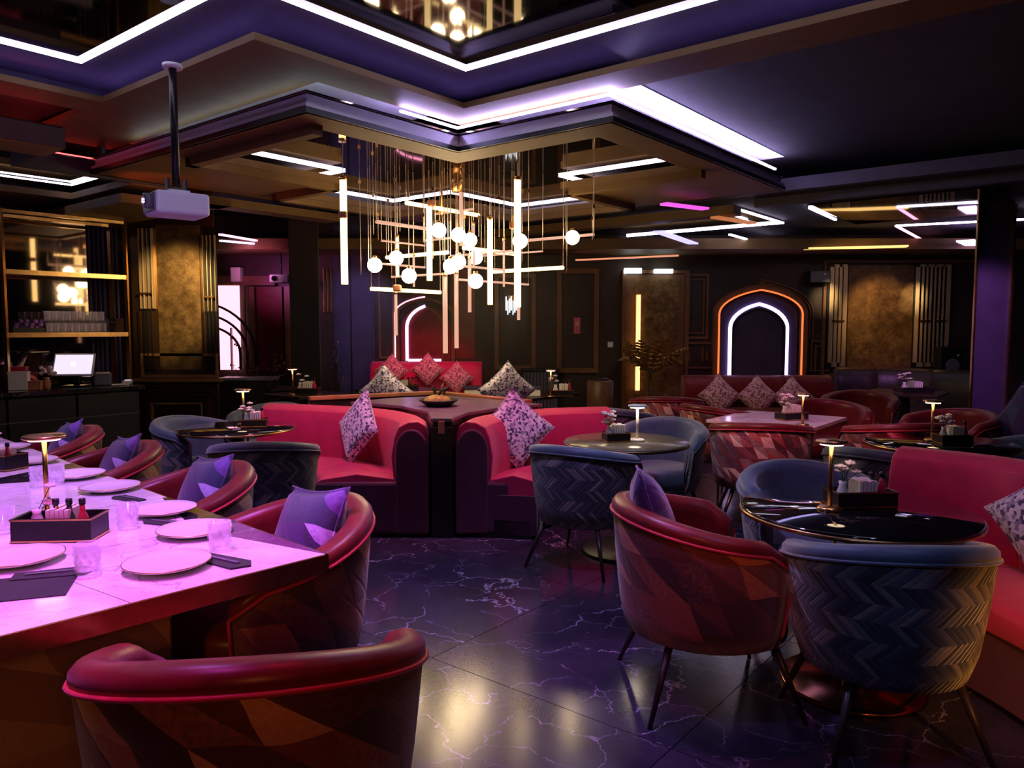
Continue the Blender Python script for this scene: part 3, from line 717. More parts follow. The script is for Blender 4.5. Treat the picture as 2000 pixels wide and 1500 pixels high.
# ================================================================== CUSHIONS
def cushion_proto(name, label, m, s=.44, th=.15, piping=None):
    n = 12; mb = MB(); vs = []; fs = []
    for side in (-1, 1):
        for i in range(n + 1):
            for j in range(n + 1):
                u = -1 + 2 * i / n; v = -1 + 2 * j / n
                t = ((1 - u * u) * (1 - v * v)) ** .42 * th / 2
                pin = 1 - .10 * (1 - v * v) if True else 1; pin2 = 1 - .10 * (1 - u * u)
                vs.append((u * s / 2 * pin, side * t, v * s / 2 * pin2))
    N = (n + 1) ** 2
    for i in range(n):
        for j in range(n):
            a = i * (n + 1) + j; f = (a, a + 1, a + n + 2, a + n + 1); fs += [f, tuple(N + k for k in f[::-1])]
    mb.add(vs, fs, smooth=True)
    t = thing(name, label, 'cushion')
    mb.build('cover', m, t)
    pts = []
    for e in range(4):
        for k in range(8):
            q = -1 + 2 * k / 8
            u, v = ((q, -1), (1, q), (-q, 1), (-1, -q))[e]
            pts.append((u * s / 2 * (1 - .10 * (1 - v * v)), 0, v * s / 2 * (1 - .10 * (1 - u * u))))
    MB().path_tube(pts, .005, 6, closed=True).build('piping', piping or m, t)
    return Proto(t)
cu_blue = cushion_proto('cushion', 'x', M['patch_blue'], .42)
cu_spk = cushion_proto('cushion', 'x', M['mottle'], .46)
cu_pnk = cushion_proto('cushion', 'x', M['mottle_pink'], .46)
def put_cu(pr, c, dx, dy, label, roll=45, lean=12, group=None, scale=None):
    """dx,dy: horizontal direction the cushion faces; roll 45 = standing on a corner"""
    f = Vector((dx, dy, 0)).normalized(); rz = math.atan2(f.y, f.x) + PI / 2
    Rm = Matrix.Rotation(rz, 3, 'Z') @ Matrix.Rotation(math.radians(-lean), 3, 'X') @ Matrix.Rotation(math.radians(roll), 3, 'Y')
    return pr.put(c, 0, label, group, rot=Rm.to_euler(), scale=scale)
for (x, y), lab in (((-.93, 2.78), 'purple patchwork cushion in the chair at the table corner'), ((-1.63, 3.52), 'purple patchwork cushion in the second chair along the long table'),
                    ((-2.40, 4.22), 'purple patchwork cushion in the third chair along the long table'), ((-3.12, 4.92), 'purple patchwork cushion in the farthest chair of the long table')):
    put_cu(cu_blue, (x + .13, y + .10, .665), -.78, -.62, lab, roll=-9, lean=22, group='purple patchwork cushions', scale=1.1)
put_cu(cu_blue, (.59, 3.10, .70), 1, -.1, 'patchwork cushion in the red chair left of the round black table', roll=8, lean=18)
put_cu(cu_blue, (4.05, 5.95, .76), -1, -.6, 'small patchwork cushion by the right edge, in front of the purple pillar', roll=30)


# ================================================================== BOOTHS
def smooth_path(pts, n=6):
    out = []; P = [Vector(p) for p in pts]
    for i in range(len(P) - 1):
        a = P[max(0, i - 1)]; b = P[i]; c = P[i + 1]; d = P[min(len(P) - 1, i + 2)]
        for k in range(n):
            t = k / n; out.append(.5 * ((2 * b) + (c - a) * t + (2 * a - 5 * b + 4 * c - d) * t * t + (3 * b - a - 3 * c + d) * t ** 3))
    return out + [P[-1]]
def round_prof(w0, w1, z0, z1, r, n=4, top_bulge=.02):
    """closed profile with rounded upper corners"""
    pts = [(w0, z0)]
    for i in range(n + 1):
        a = PI - i / n * PI / 2; pts.append((w0 + r + r * math.cos(a), z1 - r + r * math.sin(a)))
    pts.append(((w0 + w1) / 2, z1 + top_bulge))
    for i in range(n + 1):
        a = PI / 2 - i / n * PI / 2; pts.append((w1 - r + r * math.cos(a), z1 - r + r * math.sin(a)))
    pts.append((w1, z0)); return pts
def banquette(name, label, path, side, seatw, n_seg, zback=.83, zseat=.44, group=None, th=.24, fabric=None, plinth=None, wing=0):
    """path = foot of the backrest's rear face; side +1: sitting side is left of the path"""
    t = thing(name, label, 'sofa', group=group); fabric = fabric or M['sofa_red']; plinth = plinth or M['sofa_plinth']
    sp = smooth_path(path, 8); L = len(sp)
    S = lambda pr: [(a * side, z) for a, z in pr]
    # backrest panels
    cuts = [round(i * (L - 1) / n_seg) for i in range(n_seg + 1)]
    for a, b in zip(cuts, cuts[1:]):
        prof = [(0, .12), (0, zback - .10), (.02, zback - .03), (.07, zback), (.14, zback - .005), (th - .03, zback - .04), (th, zback - .11), (th + .025, zback - .25), (th + .01, zseat - .02), (th - .02, .12)]
        seg = sp[a:b + 1]
        seg = [Vector(p) for p in seg]; d = (seg[-1] - seg[0]).normalized() * .004; seg[0] = seg[0] + d; seg[-1] = seg[-1] - d
        MB().sweep(S(prof), seg).build('backrest', fabric, t, bevel=.008)
        prof = round_prof(th - .02, seatw, zseat - .14, zseat - .02, .05, 4, .035)
        MB().sweep(S(prof), seg).build('seat', fabric, t, bevel=.008)
    MB().sweep(S([(th - .03, .03), (th - .03, zseat - .13), (seatw - .015, zseat - .13), (seatw - .015, .03)]), sp, smooth=False).build('plinth', plinth, t)
    MB().sweep(S([(.03, .0), (.03, .13), (seatw - .05, .13), (seatw - .05, .0)]), sp, smooth=False).build('kick_board', M['black'], t)
    return t
# centre booth: two wings spreading away from the post that points at the viewer
LP = [(-.60, 5.42), (-.66, 5.80), (-.95, 6.26), (-1.42, 6.58), (-2.15, 6.84)]
RP = [(-.40, 5.42), (-.32, 5.75), (-.08, 6.12), (.28, 6.40), (.80, 6.55)]
bl = banquette('booth_sofa', 'left wing of the central red velvet booth, behind the herringbone chair', LP, 1, .80, 2)
br = banquette('booth_sofa', 'right wing of the central red velvet booth, with the tall speckled cushion', RP, -1, .60, 2)
def end_panel(parent, x0, x1, y, zt, m, name='end_panel'):
    w = (x1 - x0) / 2; c = (x0 + x1) / 2; pts = []
    for i in range(13):
        a = PI * i / 12; pts.append((c + w * math.cos(a), zt - w * 1.3 + w * 1.3 * math.sin(a)))
    pts = [(x1, .03)] + pts + [(x0, .03)]; n = len(pts)
    vs = [(x, y, z) for x, z in pts] + [(x, y + .05, z) for x, z in pts]
    fs = [list(range(n)), list(range(2 * n - 1, n - 1, -1))] + [(i, n + i, n + (i + 1) % n, (i + 1) % n) for i in range(n)]
    return MB().add(vs, fs).build(name, m, parent, bevel=.012)
end_panel(bl, -.83, -.60, 5.36, .78, M['sofa_plinth']); end_panel(br, -.40, -.17, 5.36, .78, M['sofa_plinth'])
for x0, x1, p in ((-1.41, -.62, bl), (-.38, .20, br)):
    MB().box(((x0 + x1) / 2, 5.39, .215), (x1 - x0, .05, .37)).build('seat_end', M['sofa_plinth'], p, bevel=.02)
# divider between the wings: post, counter and far trims
dv = thing('booth_divider', 'dark wedge counter between the backs of the central red booth', 'counter')
MB().box((-.50, 5.40, .40), (.15, .08, .80)).build('post', M['black'], dv, bevel=.006)
MB().prism([(-.575, 5.37), (-.425, 5.37), (-.34, 5.74), (-.1, 6.11), (.26, 6.39), (-.1, 6.75), (-.62, 7.2), (-1.1, 6.95), (-1.40, 6.58), (-.93, 6.27), (-.645, 5.80)], .835, .86).build('counter_top', soft('counter_stone', (.16, .11, .14), .3, 0, 6), dv, bevel=.004)
MB().prism([(-.57, 5.45), (-.43, 5.45), (-.36, 5.76), (-.12, 6.13), (.22, 6.40), (-.1, 6.7), (-.62, 7.1), (-1.1, 6.9), (-1.34, 6.60), (-.93, 6.32), (-.67, 5.84)], .0, .834).build('carcass', M['dark_wood'], dv)
MB().box((-.50, 5.372, .795), (.045, .03, .09)).build('nose_cap', M['wood'], dv, bevel=.004)
fr = thing('booth_screen', 'low wooden screen with red caps forming the far corner of the central booth', 'screen')
fc = U(852, 767, .86); fl = U(603, 778, .86); frr = U(1033, 785, .86)
for a, b in ((fc, fl), (fc, frr)):
    MB().bar((a.x, a.y, .86), (b.x, b.y, .86), .09, .035).build('cap_rail', M['wood'], fr, bevel=.005)
    MB().bar((a.x, a.y, .43), (b.x, b.y, .43), .06, .84).build('panel', M['dark_wood'], fr)
put_cu(cu_spk, (-1.22, 6.0, .72), -.75, -.6, 'speckled white and violet cushion standing on the left wing of the red booth', group=None, lean=16)
put_cu(cu_spk, (.03, 5.86, .72), .35, -.95, 'speckled white cushion standing on a corner on the right wing of the red booth', lean=14)
put_cu(cu_spk, (-1.25, 7.55, .86), .2, 1, 'cream speckled cushion peeking above the left cap of the booth screen', scale=.9)
put_cu(cu_spk, (-.05, 7.35, .90), -.2, 1, 'cream speckled cushion peeking above the right cap of the booth screen', scale=.9)

# right sofa
RS = [(2.10, 4.04), (2.44, 3.66), (2.62, 3.1), (2.68, 2.5), (2.70, 1.9)]
rs_ = banquette('booth_sofa', 'red velvet corner sofa at the right edge beside the round black table', RS, -1, .76, 3, zback=.88)
end_panel(rs_, 1.62, 1.98, 3.70, .46, M['sofa_red'], 'seat_end') if False else None
put_cu(cu_spk, (2.30, 3.15, .68), -.9, -.4, 'white speckled cushion cut by the right edge of the picture', lean=18)

# bench under the middle arch
bm_ = banquette('bench_sofa', 'bright red bench sofa below the arch in the middle of the back wall', [(-2.0, 10.95), (-1.2, 10.95), (-.42, 10.95)], -1, .6, 2, zback=1.02)
for k, (px, py) in enumerate(((765, 724), (835, 722), (892, 738))):
    put_cu(cu_pnk, V(px, py, 10.55), 0, -1, ('pink speckled cushion, left one under the middle arch', 'pink speckled cushion, centre one under the middle arch', 'pink speckled cushion, right one under the middle arch')[k], group='pink cushions under the middle arch', scale=.75)
# bench under the right arch
ba = banquette('bench_sofa', 'dark bench sofa below the glowing arch on the right', [(2.3, 10.4), (3.2, 10.4), (4.3, 10.4)], -1, .6, 3, zback=.86, fabric=M['leather_dark'])
for k, (px, py) in enumerate(((1405, 772), (1480, 774), (1548, 776))):
    put_cu(cu_pnk, V(px, py, 10.02), 0, -1, ('rose speckled cushion below the left foot of the glowing arch', 'rose speckled cushion below the centre of the glowing arch', 'rose speckled cushion below the right foot of the glowing arch')[k], group='rose cushions under the glowing arch', scale=.9)
bp = banquette('bench_sofa', 'low dark bench running under the bronze wall panel', [(4.5, 10.7), (5.4, 10.5), (6.1, 9.7)], -1, .6, 3, zback=.95, fabric=M['dark_wood'])

# ================================================================== TABLES
def round_table(label, x, y, r, top, rim, colm, basem, z=.75, br_=.29):
    t = thing('round_table', label, 'table', (x, y, 0))
    MB().lathe([(.001, z - .03), (r - .01, z - .03), (r, z - .022), (r, z - .006), (r - .006, z), (.001, z)], seg=48).build('tabletop', top, t)
    MB().lathe([(r + .0015, z - .026), (r + .006, z - .024), (r + .006, z - .012), (r + .0015, z - .010)], seg=48).build('brass_rim', rim, t)
    MB().lathe([(.001, .02), (.035, .02), (.035, z - .03), (.001, z - .03)], seg=20).build('column', colm, t)
    for k in range(4):
        a = PI / 4 + k * PI / 2; MB().tube((.07 * math.cos(a), .07 * math.sin(a), .02), (.09 * math.cos(a), .09 * math.sin(a), z - .03), .008, seg=8).build('strut', M['brass'], t)
    MB().lathe([(.001, 0), (br_, 0), (br_, .012), (br_ - .01, .02), (.001, .022)], seg=40).build('base_plate', basem, t)
    return t
copper = mat('copper_plate', (.45, .16, .09), .2, 1)
T1 = (1.43, 3.12); T2 = (.76, 5.04); T3 = (-2.08, 5.72); T6 = (2.82, 4.98)
round_table('round black glass-topped table with copper foot at lower right', *T1, .46, M['black_gloss'], M['brass'], M['black'], copper)
top2 = soft('speckled_stone', (.16, .13, .07), .2, 0, 160, .9, .02); 
round_table('small round speckled stone table holding the white lamp', *T2, .41, top2, M['brass_dark'], M['black'], M['black'])
round_table('small round black table before the gold column', *T3, .42, M['black_gloss'], M['brass'], M['black'], M['black'])
round_table('round black table with flowers on the right, near the purple pillar', *T6, .46, M['black_gloss'], M['brass'], M['black'], M['black'])

# long white and black marble table at left
aT = math.radians(43.1); TA = Vector((math.sin(aT), math.cos(aT), 0)); TB = Vector((-math.cos(aT), math.sin(aT), 0))
corner = U(637, 1082, .75)
def T(a, b, z=.75): p = corner + TA * a + TB * b; return Vector((p.x, p.y, z))
lt = thing('dining_table', 'long white marble table with black triangle inlays and gold edge at lower left', 'table', (0, 0, 0))
LA, LB = -1.25, 4.3
def slab(name, pts, z0, z1, m, par=lt, bevel=0): return MB().prism([T(a, b) for a, b in pts], z0, z1).build(name, m, par, bevel=bevel)
# inlaid pieces: quads and triangles with hairline joints
g = .0015
def inset(pts, d=g):
    c = Vector((sum(p[0] for p in pts) / len(pts), sum(p[1] for p in pts) / len(pts)))
    return [((p[0] - c.x) * (1 - d * 4) + c.x, (p[1] - c.y) * (1 - d * 4) + c.y) for p in pts]
pieces = [('white', [(0, 0), (-.62, 0), (-.72, .62), (-.16, .62)]), ('purple', [(0, 0), (-.16, .62), (0, .62)]),
          ('white', [(-.62, 0), (-1.0, 0), (-.98, .5), (-.72, .62)]), ('black', [(-1.0, 0), (-1.25, 0), (-1.25, 1.25), (-1.02, 1.0), (-.98, .5)]),
          ('white', [(-.16, .62), (-.72, .62), (-.98, .5), (-1.02, 1.0), (-.5, 1.25), (-.02, 1.25)]), ('black', [(0, .62), (-.16, .62), (-.02, 1.25), (0, 1.25)]),
          ('white', [(-.5, 1.25), (-1.02, 1.0), (-1.25, 1.25), (-1.25, 1.9)]), ('white', [(-.5, 1.25), (-1.25, 1.9), (-.6, 2.2), (0, 1.95), (0, 1.25), (-.02, 1.25)]),
          ('black', [(0, 1.95), (-.6, 2.2), (0, 2.5)]), ('white', [(-1.25, 1.9), (-.6, 2.2), (0, 2.5), (0, 3.2), (-1.25, 3.2)]), ('white', [(0, 3.2), (-1.25, 3.2), (-1.25, 4.3), (0, 4.3)])]
pm_ = marble('plum_marble', (.12, .05, .11), (.4, .3, .4), .15, scale=2, width=.004)
for k, pts in pieces:
    slab('inlay_panel', inset(pts), .735, .75, {'white': M['white_marble'], 'black': M['black_marble'], 'purple': pm_}[k])
slab('underboard', [(-.003, .003), (LA + .003, .003), (LA + .003, LB - .003), (-.003, LB - .003)], .715, .7348, M['dark_wood'])
mb = MB()
for (a0, b0), (a1, b1) in (((0, 0), (LA, 0)), ((0, 0), (0, LB)), ((LA, 0), (LA, LB)), ((LA, LB), (0, LB))):
    p = T(a0, b0, .718); q = T(a1, b1, .718); d = (q - p).normalized() * .006; mb.bar(p - d, q + d, .012, .062)
mb.build('gold_edge', M['brass'], lt)
for b0 in (.22, 3.3):
    slab('pedestal', [(-.42, b0), (-.92, b0), (-.92, b0 + .5), (-.42, b0 + .5)], .0, .715, M['patch_gold'], bevel=.01)
    slab('pedestal_foot', [(-.36, b0 - .06), (-.98, b0 - .06), (-.98, b0 + .56), (-.36, b0 + .56)], .0, .03, M['brass'])
# white marble square table on the right, behind
wt = thing('square_table', 'white marble table with its corner toward us before the glowing arch', 'table')
c5 = U(1587, 836, .75)
def T5(a, b, z=.75): p = c5 + DA * a + DB * b; return Vector((p.x, p.y, z))
MB().prism([T5(0, 0), T5(.9, 0), T5(.9, .85), T5(0, .85)], .725, .75).build('tabletop', M['white_marble'], wt, bevel=.003)
mb = MB()
for p, q in (((0, 0), (.9, 0)), ((0, 0), (0, .85)), ((.9, 0), (.9, .85)), ((0, .85), (.9, .85))): mb.bar(T5(*p, .712), T5(*q, .712), .02, .03)
mb.build('gold_edge', M['brass'], wt)
MB().prism([T5(.3, .3), T5(.6, .3), T5(.6, .6), T5(.3, .6)], 0, .72).build('pedestal', M['dark_wood'], wt)
# two dark square tables by the back wall
def sq_table(label, x, y, s=.8, z=.75):
    t = thing('square_table', label, 'table', (x, y, 0), PI / 2 - AA)
    MB().box((0, 0, z - .015), (s, s, .03)).build('tabletop', M['dark_wood'], t, bevel=.003)
    MB().box((0, 0, z / 2), (.1, .1, z - .03)).build('pedestal', M['black'], t)
    MB().box((0, 0, .01), (.45, .45, .02)).build('base_plate', M['black'], t)
    return t
sq_table('dark square table in front of the bright red bench sofa', -1.35, 9.3)
sq_table('dark square table holding the boxes, behind the booth screen', .1, 8.7, 1.0)
sq_table('dark square table under the bronze panel at far right', 4.6, 8.9)
sq_table('dark square table before the pink lit room', -3.0, 9.65, .5)
sq_table('small dark square table before the dark pillar, behind the booth', -2.35, 8.7, .7)
# ================================================================== TABLEWARE
def plate_proto():
    t = thing('plate', 'x', 'plate')
    MB().lathe([(.001, .004), (.07, .004), (.075, 0), (.08, .004), (.11, .012), (.13, .02), (.128, .024), (.108, .017), (.078, .010), (.001, .009)], seg=40).build('dish', M['white'], t)
    MB().path_tube([(.129 * math.cos(2 * PI * k / 40), .129 * math.sin(2 * PI * k / 40), .0225) for k in range(40)], .0018, 6, closed=True).build('rim', M['brass'], t)
    return Proto(t)
plate = plate_proto()
for px, py, lab in ((327, 1108, 'white plate nearest the gold front edge of the long table'), (380, 1042, 'white plate behind the cut glass tumbler near the table corner'), (38, 1097, 'white plate cut by the left edge of the picture'),
                    (318, 1002, 'white plate third from the corner on the long table'), (215, 957, 'white plate beside the brass lamp on the long table'), (150, 932, 'white plate behind the brass lamp stem'), (62, 905, 'white plate left of the brass lamp head'), (12, 878, 'white plate at the far left end of the long table')):
    plate.put(U(px, py, .752), 0, lab, 'white dinner plates on the long table')
def tumbler_proto(r=.038, h=.095, fac=True, name='tumbler', rows=3):
    t = thing(name, 'x', 'glass')
    seg = 20; mb = MB(); prof = [(.001, .0), (r * .82, 0), (r * .88, .006), (r, h), (r - .003, h), (r * .85 - .002, .014), (.001, .014)]
    mb.lathe(prof, seg=seg); mb.build('bowl', M['glass'], t)
    if rows:
        fm = MB()
        for j in range(rows):
            for i in range(10):
                a = 2 * PI * (i + .5 * (j % 2)) / 10; zz = .022 + j * .022; rr = r * .88 + (r * .12) * zz / h + .001
                c = Vector((rr * math.cos(a), rr * math.sin(a), zz)); nx = Vector((math.cos(a), math.sin(a), 0)); tx = Vector((-math.sin(a), math.cos(a), 0))
                vs = [c + tx * .009, c + Vector((0, 0, .010)), c - tx * .009, c - Vector((0, 0, .010)), c + nx * .003]
                fm.add(vs, [(0, 1, 4), (1, 2, 4), (2, 3, 4), (3, 0, 4)])
        fm.build('cut_facets', M['cut'], t)
    return Proto(t)
tum = tumbler_proto()
for px, py, lab in ((172, 1121, 'cut glass tumbler nearest us, in front of the dark caddy'), (430, 1072, 'cut glass tumbler beside the folded black napkin near the corner'), (250, 1032, 'glass tumbler right of the dark caddy'), (8, 1040, 'glass tumbler cut by the left edge of the picture'),
                    (76, 950, 'glass tumbler left of the brass lamp stem'), (110, 946, 'glass tumbler right of the brass lamp stem')):
    tum.put(U(px, py, .752), 0, lab, 'tumblers on the long table')
def napkin(label, px, py, rz, s=1.0):
    t = thing('napkin', label, 'napkin', U(px, py, .7505), rz)
    mb = MB(); pts = [(-.11, -.035), (.09, -.045), (.12, .01), (.08, .045), (-.11, .035)]
    mb.prism([(x * s, y * s) for x, y in pts], 0, .006)
    mb.build('cloth', M['napkin'], t, bevel=.002)
    MB().box((0, .0, .0085), (.15 * s, .012, .004)).build('fork_handle', M['plastic_grey'], t); return t
napkin('folded black napkin beside the tumbler near the table corner', 435, 1097, math.radians(-30))
napkin('folded black napkin with cutlery at the left, below the dark caddy', 105, 1122, math.radians(20))
napkin('folded black napkin behind the plates, middle of the long table', 320, 1022, math.radians(160), .8)
napkin('folded black napkin under the rim of the plate beside the brass lamp', 250, 975, math.radians(150), .8)
slate = thing('placemat', 'black placemat under the plate cut by the left edge', 'placemat', U(12, 1152, .7505), math.radians(20))
MB().box((0, 0, .001), (.34, .22, .003)).build('mat', M['napkin'], slate)

def caddy(label, loc, rz, w=.26, d=.13, h=.085, bottles=1, flowers=0, napk=1, s=1.0, gloss=None, cat='caddy'):
    t = thing('table_caddy', label, cat, loc, rz); wl = .006
    mb = MB().box((0, 0, .004), (w, d, .008))
    for sx in (-1, 1): mb.box((sx * (w / 2 - wl / 2), 0, h / 2), (wl, d, h))
    for sy in (-1, 1): mb.box((0, sy * (d / 2 - wl / 2), h / 2), (w, wl, h))
    mb.build('tray', M['black'], t, bevel=.002)
    mb = MB()
    for z in (.006, h - .004):
        for sy in (-1, 1): mb.box((0, sy * (d / 2 + .001), z), (w + .004, .003, .006))
        for sx in (-1, 1): mb.box((sx * (w / 2 + .001), 0, z), (.003, d + .004, .006))
    mb.build('brass_band', M['brass'], t)
    if napk:
        b = MB()
        for k in range(5): b.box((-.02 + .016 * k, .0, .06 + .004 * (k % 2)), (.012, d * .7, .1))
        b.build('paper_napkins', M['paper'], t)
    rd = random.Random(label)
    for k in range(bottles):
        x = w * .32 - k * .045; y = -.02
        bt = MB().lathe([(.001, .01), (.017, .01), (.018, .08), (.010, .10), (.008, .125), (.001, .126)], (x, y, 0), 14).build('sauce_bottle', (M['leather_red'], M['leaf'], M['brass'])[k % 3], t)
        MB().lathe([(.001, .125), (.011, .125), (.011, .145), (.001, .147)], (x, y, 0), 12).build('cap', M['black'], bt)
    if flowers:
        v = MB().lathe([(.001, .01), (.02, .01), (.024, .06), (.013, .09), (.017, .105), (.001, .105)], (-w * .3, 0, 0), 16).build('flower_vase', M['white'], t)
        for k in range(flowers):
            a = rd.random() * 2 * PI; rr = rd.uniform(.01, .06); x = -w * .3 + rr * math.cos(a); y = rr * math.sin(a); z = rd.uniform(.12, .19)
            MB().tube((-w * .3, 0, .09), (x, y, z), .0015, seg=5).build('stem', M['leaf'], v)
            f = MB()
            for q in range(5):
                b_ = 2 * PI * q / 5; f.ball((x + .012 * math.cos(b_), y + .012 * math.sin(b_), z + .004), .011, 6, 4, .6)
            f.ball((x, y, z + .008), .008, 6, 4); f.build('blossom', M['petal'], v)
    t.scale = (s, s, s)
    return t
caddy('dark wooden caddy with pink bottles in the middle of the long table', U(120, 1050, .7505), math.radians(4), .27, .14, .085, 3, 3)
caddy('dark caddy with flowers at the far left end of the long table', U(5, 915, .7505), math.radians(-20), .22, .13, .085, 1, 4)
caddy('dark caddy with blossoms and bottles on the round black glass-topped table', (T1[0] + .04, T1[1] + .06, .7505), .1, .26, .13, .07, 2, 7)
caddy('caddy with white blossoms on the speckled stone table', (T2[0] - .07, T2[1] - .02, .7505), .2, .16, .12, .06, 0, 14)
caddy('caddy with white napkins on the small black table before the gold column', (T3[0] + .12, T3[1] + .05, .7505), .2, .18, .12, .06, 1, 6)
caddy('caddy with pink blossoms on the round table near the purple pillar', (T6[0] + .05, T6[1] - .05, .7505), 0, .2, .13, .06, 1, 10)
caddy('caddy with pink napkins on the white marble table', T5(.42, .3, .7505), .3, .2, .13, .06, 0, 8, s=1.1)
caddy('caddy with cream napkins on the table before the dark pillar', (-2.3, 8.55, .7505), 0, .2, .13, .06, 1, 3, s=1.3)
caddy('caddy with white flowers on the table with the boxes', (.55, 8.35, .7505), 0, .2, .13, .06, 1, 6, s=1.2)
caddy('caddy with white napkins on the far table below the bronze panel', (4.62, 8.75, .7505), 0, .3, .2, .06, 0, 12, s=1.2)
caddy('caddy with bottles on the table before the bright red bench', (-1.3, 9.15, .7505), 0, .3, .2, .06, 2, 0, s=1.1)

def disc_lamp(label, loc, h=.31, m=None, lit=None, r=.06):
    t = thing('table_lamp', label, 'lamp', loc); m = m or M['brass']
    MB().lathe([(.001, 0), (.05, 0), (.05, .01), (.042, .016), (.001, .018)], seg=28).build('base', m, t)
    MB().lathe([(.001, .016), (.009, .016), (.009, h - .02), (.001, h - .02)], seg=14).build('stem', m, t)
    MB().lathe([(.001, h - .012), (r, h - .012), (r + .003, h - .006), (r, h), (.001, h + .004)], seg=32).build('shade', m, t)
    MB().lathe([(.001, h - .02), (r * .75, h - .019), (r * .75, h - .0125), (.001, h - .0125)], seg=28).build('light_disc', lit or M['lamp_light'], t)
    return t
disc_lamp('brass disc lamp standing among the plates of the long table', U(93, 1012, .7505), .33, r=.075)
disc_lamp('tall brass disc lamp on the round black glass-topped table', (T1[0] - .12, T1[1] - .02, .7505), .29)
whl = mat('white_lacquer', (.8, .75, .7), .3)
disc_lamp('white lamp with thin stem on the speckled stone table', (T2[0] + .07, T2[1] - .02, .7505), .24, whl, emit('lamp_bright', (1, .8, .6), 30))
disc_lamp('brass lamp on the small black table before the gold column', (T3[0] + .02, T3[1] + .1, .7505), .28)
disc_lamp('brass lamp on the round table near the purple pillar', (T6[0] - .03, T6[1] + .05, .7505), .27)
disc_lamp('thin brass lamp on the corner of the white marble table', T5(.08, .1, .7505), .25, r=.05)
disc_lamp('thin lamp on the table before the dark pillar', (-2.45, 8.5, .7505), .3)
disc_lamp('thin lamp on the table with the boxes, left of the caddy', (.42, 8.25, .7505), .3)

# bowl on the booth counter
bw = thing('centre_bowl', 'dark bowl with yellow moss and a black leaf on the booth counter', 'bowl', (-.60, 6.22, .86))
MB().lathe([(.001, 0), (.09, 0), (.11, .012), (.165, .05), (.16, .055), (.10, .03), (.001, .028)], seg=32).build('bowl', M['black'], bw)
MB().ball((-.01, 0, .045), .11, 20, 10, .45).build('moss', soft('moss', (.36, .36, .07), .8, 0, 40, .5, .4), bw)
for k in range(5): MB().path_tube([(.03 * math.cos(k), .03 * math.sin(k), .05), (.05 * math.cos(k * 1.3), .04 * math.sin(k), .13), (.02 + .09 * math.cos(k * 1.4), .08 * math.sin(k * 1.4), .20 - .01 * k)], [.006, .014, .002], 6).build('leaf', M['leaf'], bw)
for k, (px, py) in enumerate(((925, 770), (1032, 768))):
    b = thing('box', ('cream cardboard box with dark lid, left one behind the booth screen', 'cream cardboard box with blue-black lid, right one behind the booth screen')[k], 'box', (V(px, py, 8.45).x, 8.45, .7505))
    wd = .19 if k == 0 else .26
    MB().box((0, 0, .035), (wd, .16, .07)).build('body', M['paper'], b, bevel=.003); MB().box((0, 0, .085), (wd + .02, .18, .03)).build('lid', M['wall_purple'], b, bevel=.003)

# ================================================================== PROJECTOR
pj = thing('projector', 'white ceiling projector on a black pole before the gold column', 'projector', (-1.97, 4.55, 2.14), math.radians(40))
MB().box((0, 0, .075), (.30, .26, .13)).build('housing', M['plastic_white'], pj, bevel=.02, bseg=3)
MB().box((-.151, 0, .075), (.012, .23, .10)).build('front_panel', M['plastic_grey'], pj, bevel=.004)
MB().tube((-.15, -.05, .08), (-.195, -.05, .08), .045, .042, 24).build('lens', M['plastic_grey'], pj)
MB().tube((-.194, -.05, .08), (-.198, -.05, .08), .034, .034, 20).build('lens_glass', M['black_gloss'], pj)
MB().box((0, 0, .15), (.12, .12, .02)).build('mount_bracket', M['plastic_white'], pj, bevel=.003)
for sx in (-1, 1): MB().box((sx * .05, 0, .19), (.012, .05, .08)).build('mount_arm', M['black'], pj)
MB().tube((0, 0, .18), (0, 0, .86), .022, seg=14).build('pole', M['black'], pj)
MB().tube((0, 0, .86), (0, 0, .882), .055, seg=20).build('ceiling_flange', M['plastic_white'], pj)

# second projector and box seen in the pink room
p2 = V(550, 545, 10.4)
q = thing('projector', 'small white projector under the soffit of the pink room', 'projector', (p2.x, p2.y, p2.z - .05))
MB().box((0, 0, .05), (.26, .24, .11)).build('housing', M['plastic_white'], q, bevel=.015); MB().tube((-.06, -.12, .05), (-.06, -.14, .05), .035, seg=16).build('lens', M['black_gloss'], q); MB().tube((0, 0, .1), (0, 0, .4), .012, seg=8).build('pole', M['black'], q)
p2 = V(440, 532, 10.6)
q = thing('wall_speaker', 'white box speaker beside the gold column in the pink room', 'speaker', (p2.x, 11.05, p2.z - .1))
MB().box((0, 0, .1), (.14, .14, .2)).build('cabinet', M['plastic_white'], q, bevel=.006); MB().box((0, -.072, .1), (.11, .004, .17)).build('grille', M['paper'], q)

# speakers on the right wall
for px, py, w_, h_, Y, lab in ((1597, 541, .30, .17, 11.09, 'black wall speaker between glowing arch and brass bars'), (1853, 705, .34, .42, 10.98, 'black box speaker below the right brass bars')):
    p = V(px, py, Y); s_ = thing('speaker', lab, 'speaker', (p.x, p.y, p.z - h_ / 2))
    MB().box((0, 0, h_ / 2), (w_, .2, h_)).build('cabinet', M['black'], s_, bevel=.008)
    MB().box((0, -.103, h_ / 2), (w_ * .9, .008, h_ * .9)).build('grille', M['plastic_grey'], s_) if h_ < .3 else MB().tube((0, -.1, h_ * .35), (0, -.112, h_ * .35), .1, .095, 20).build('woofer', M['plastic_grey'], s_)
    MB().tube((w_ * .2, -.105, h_ * .7), (w_ * .2, -.113, h_ * .7), .015, seg=10).build('tweeter', M['plastic_white'], s_)

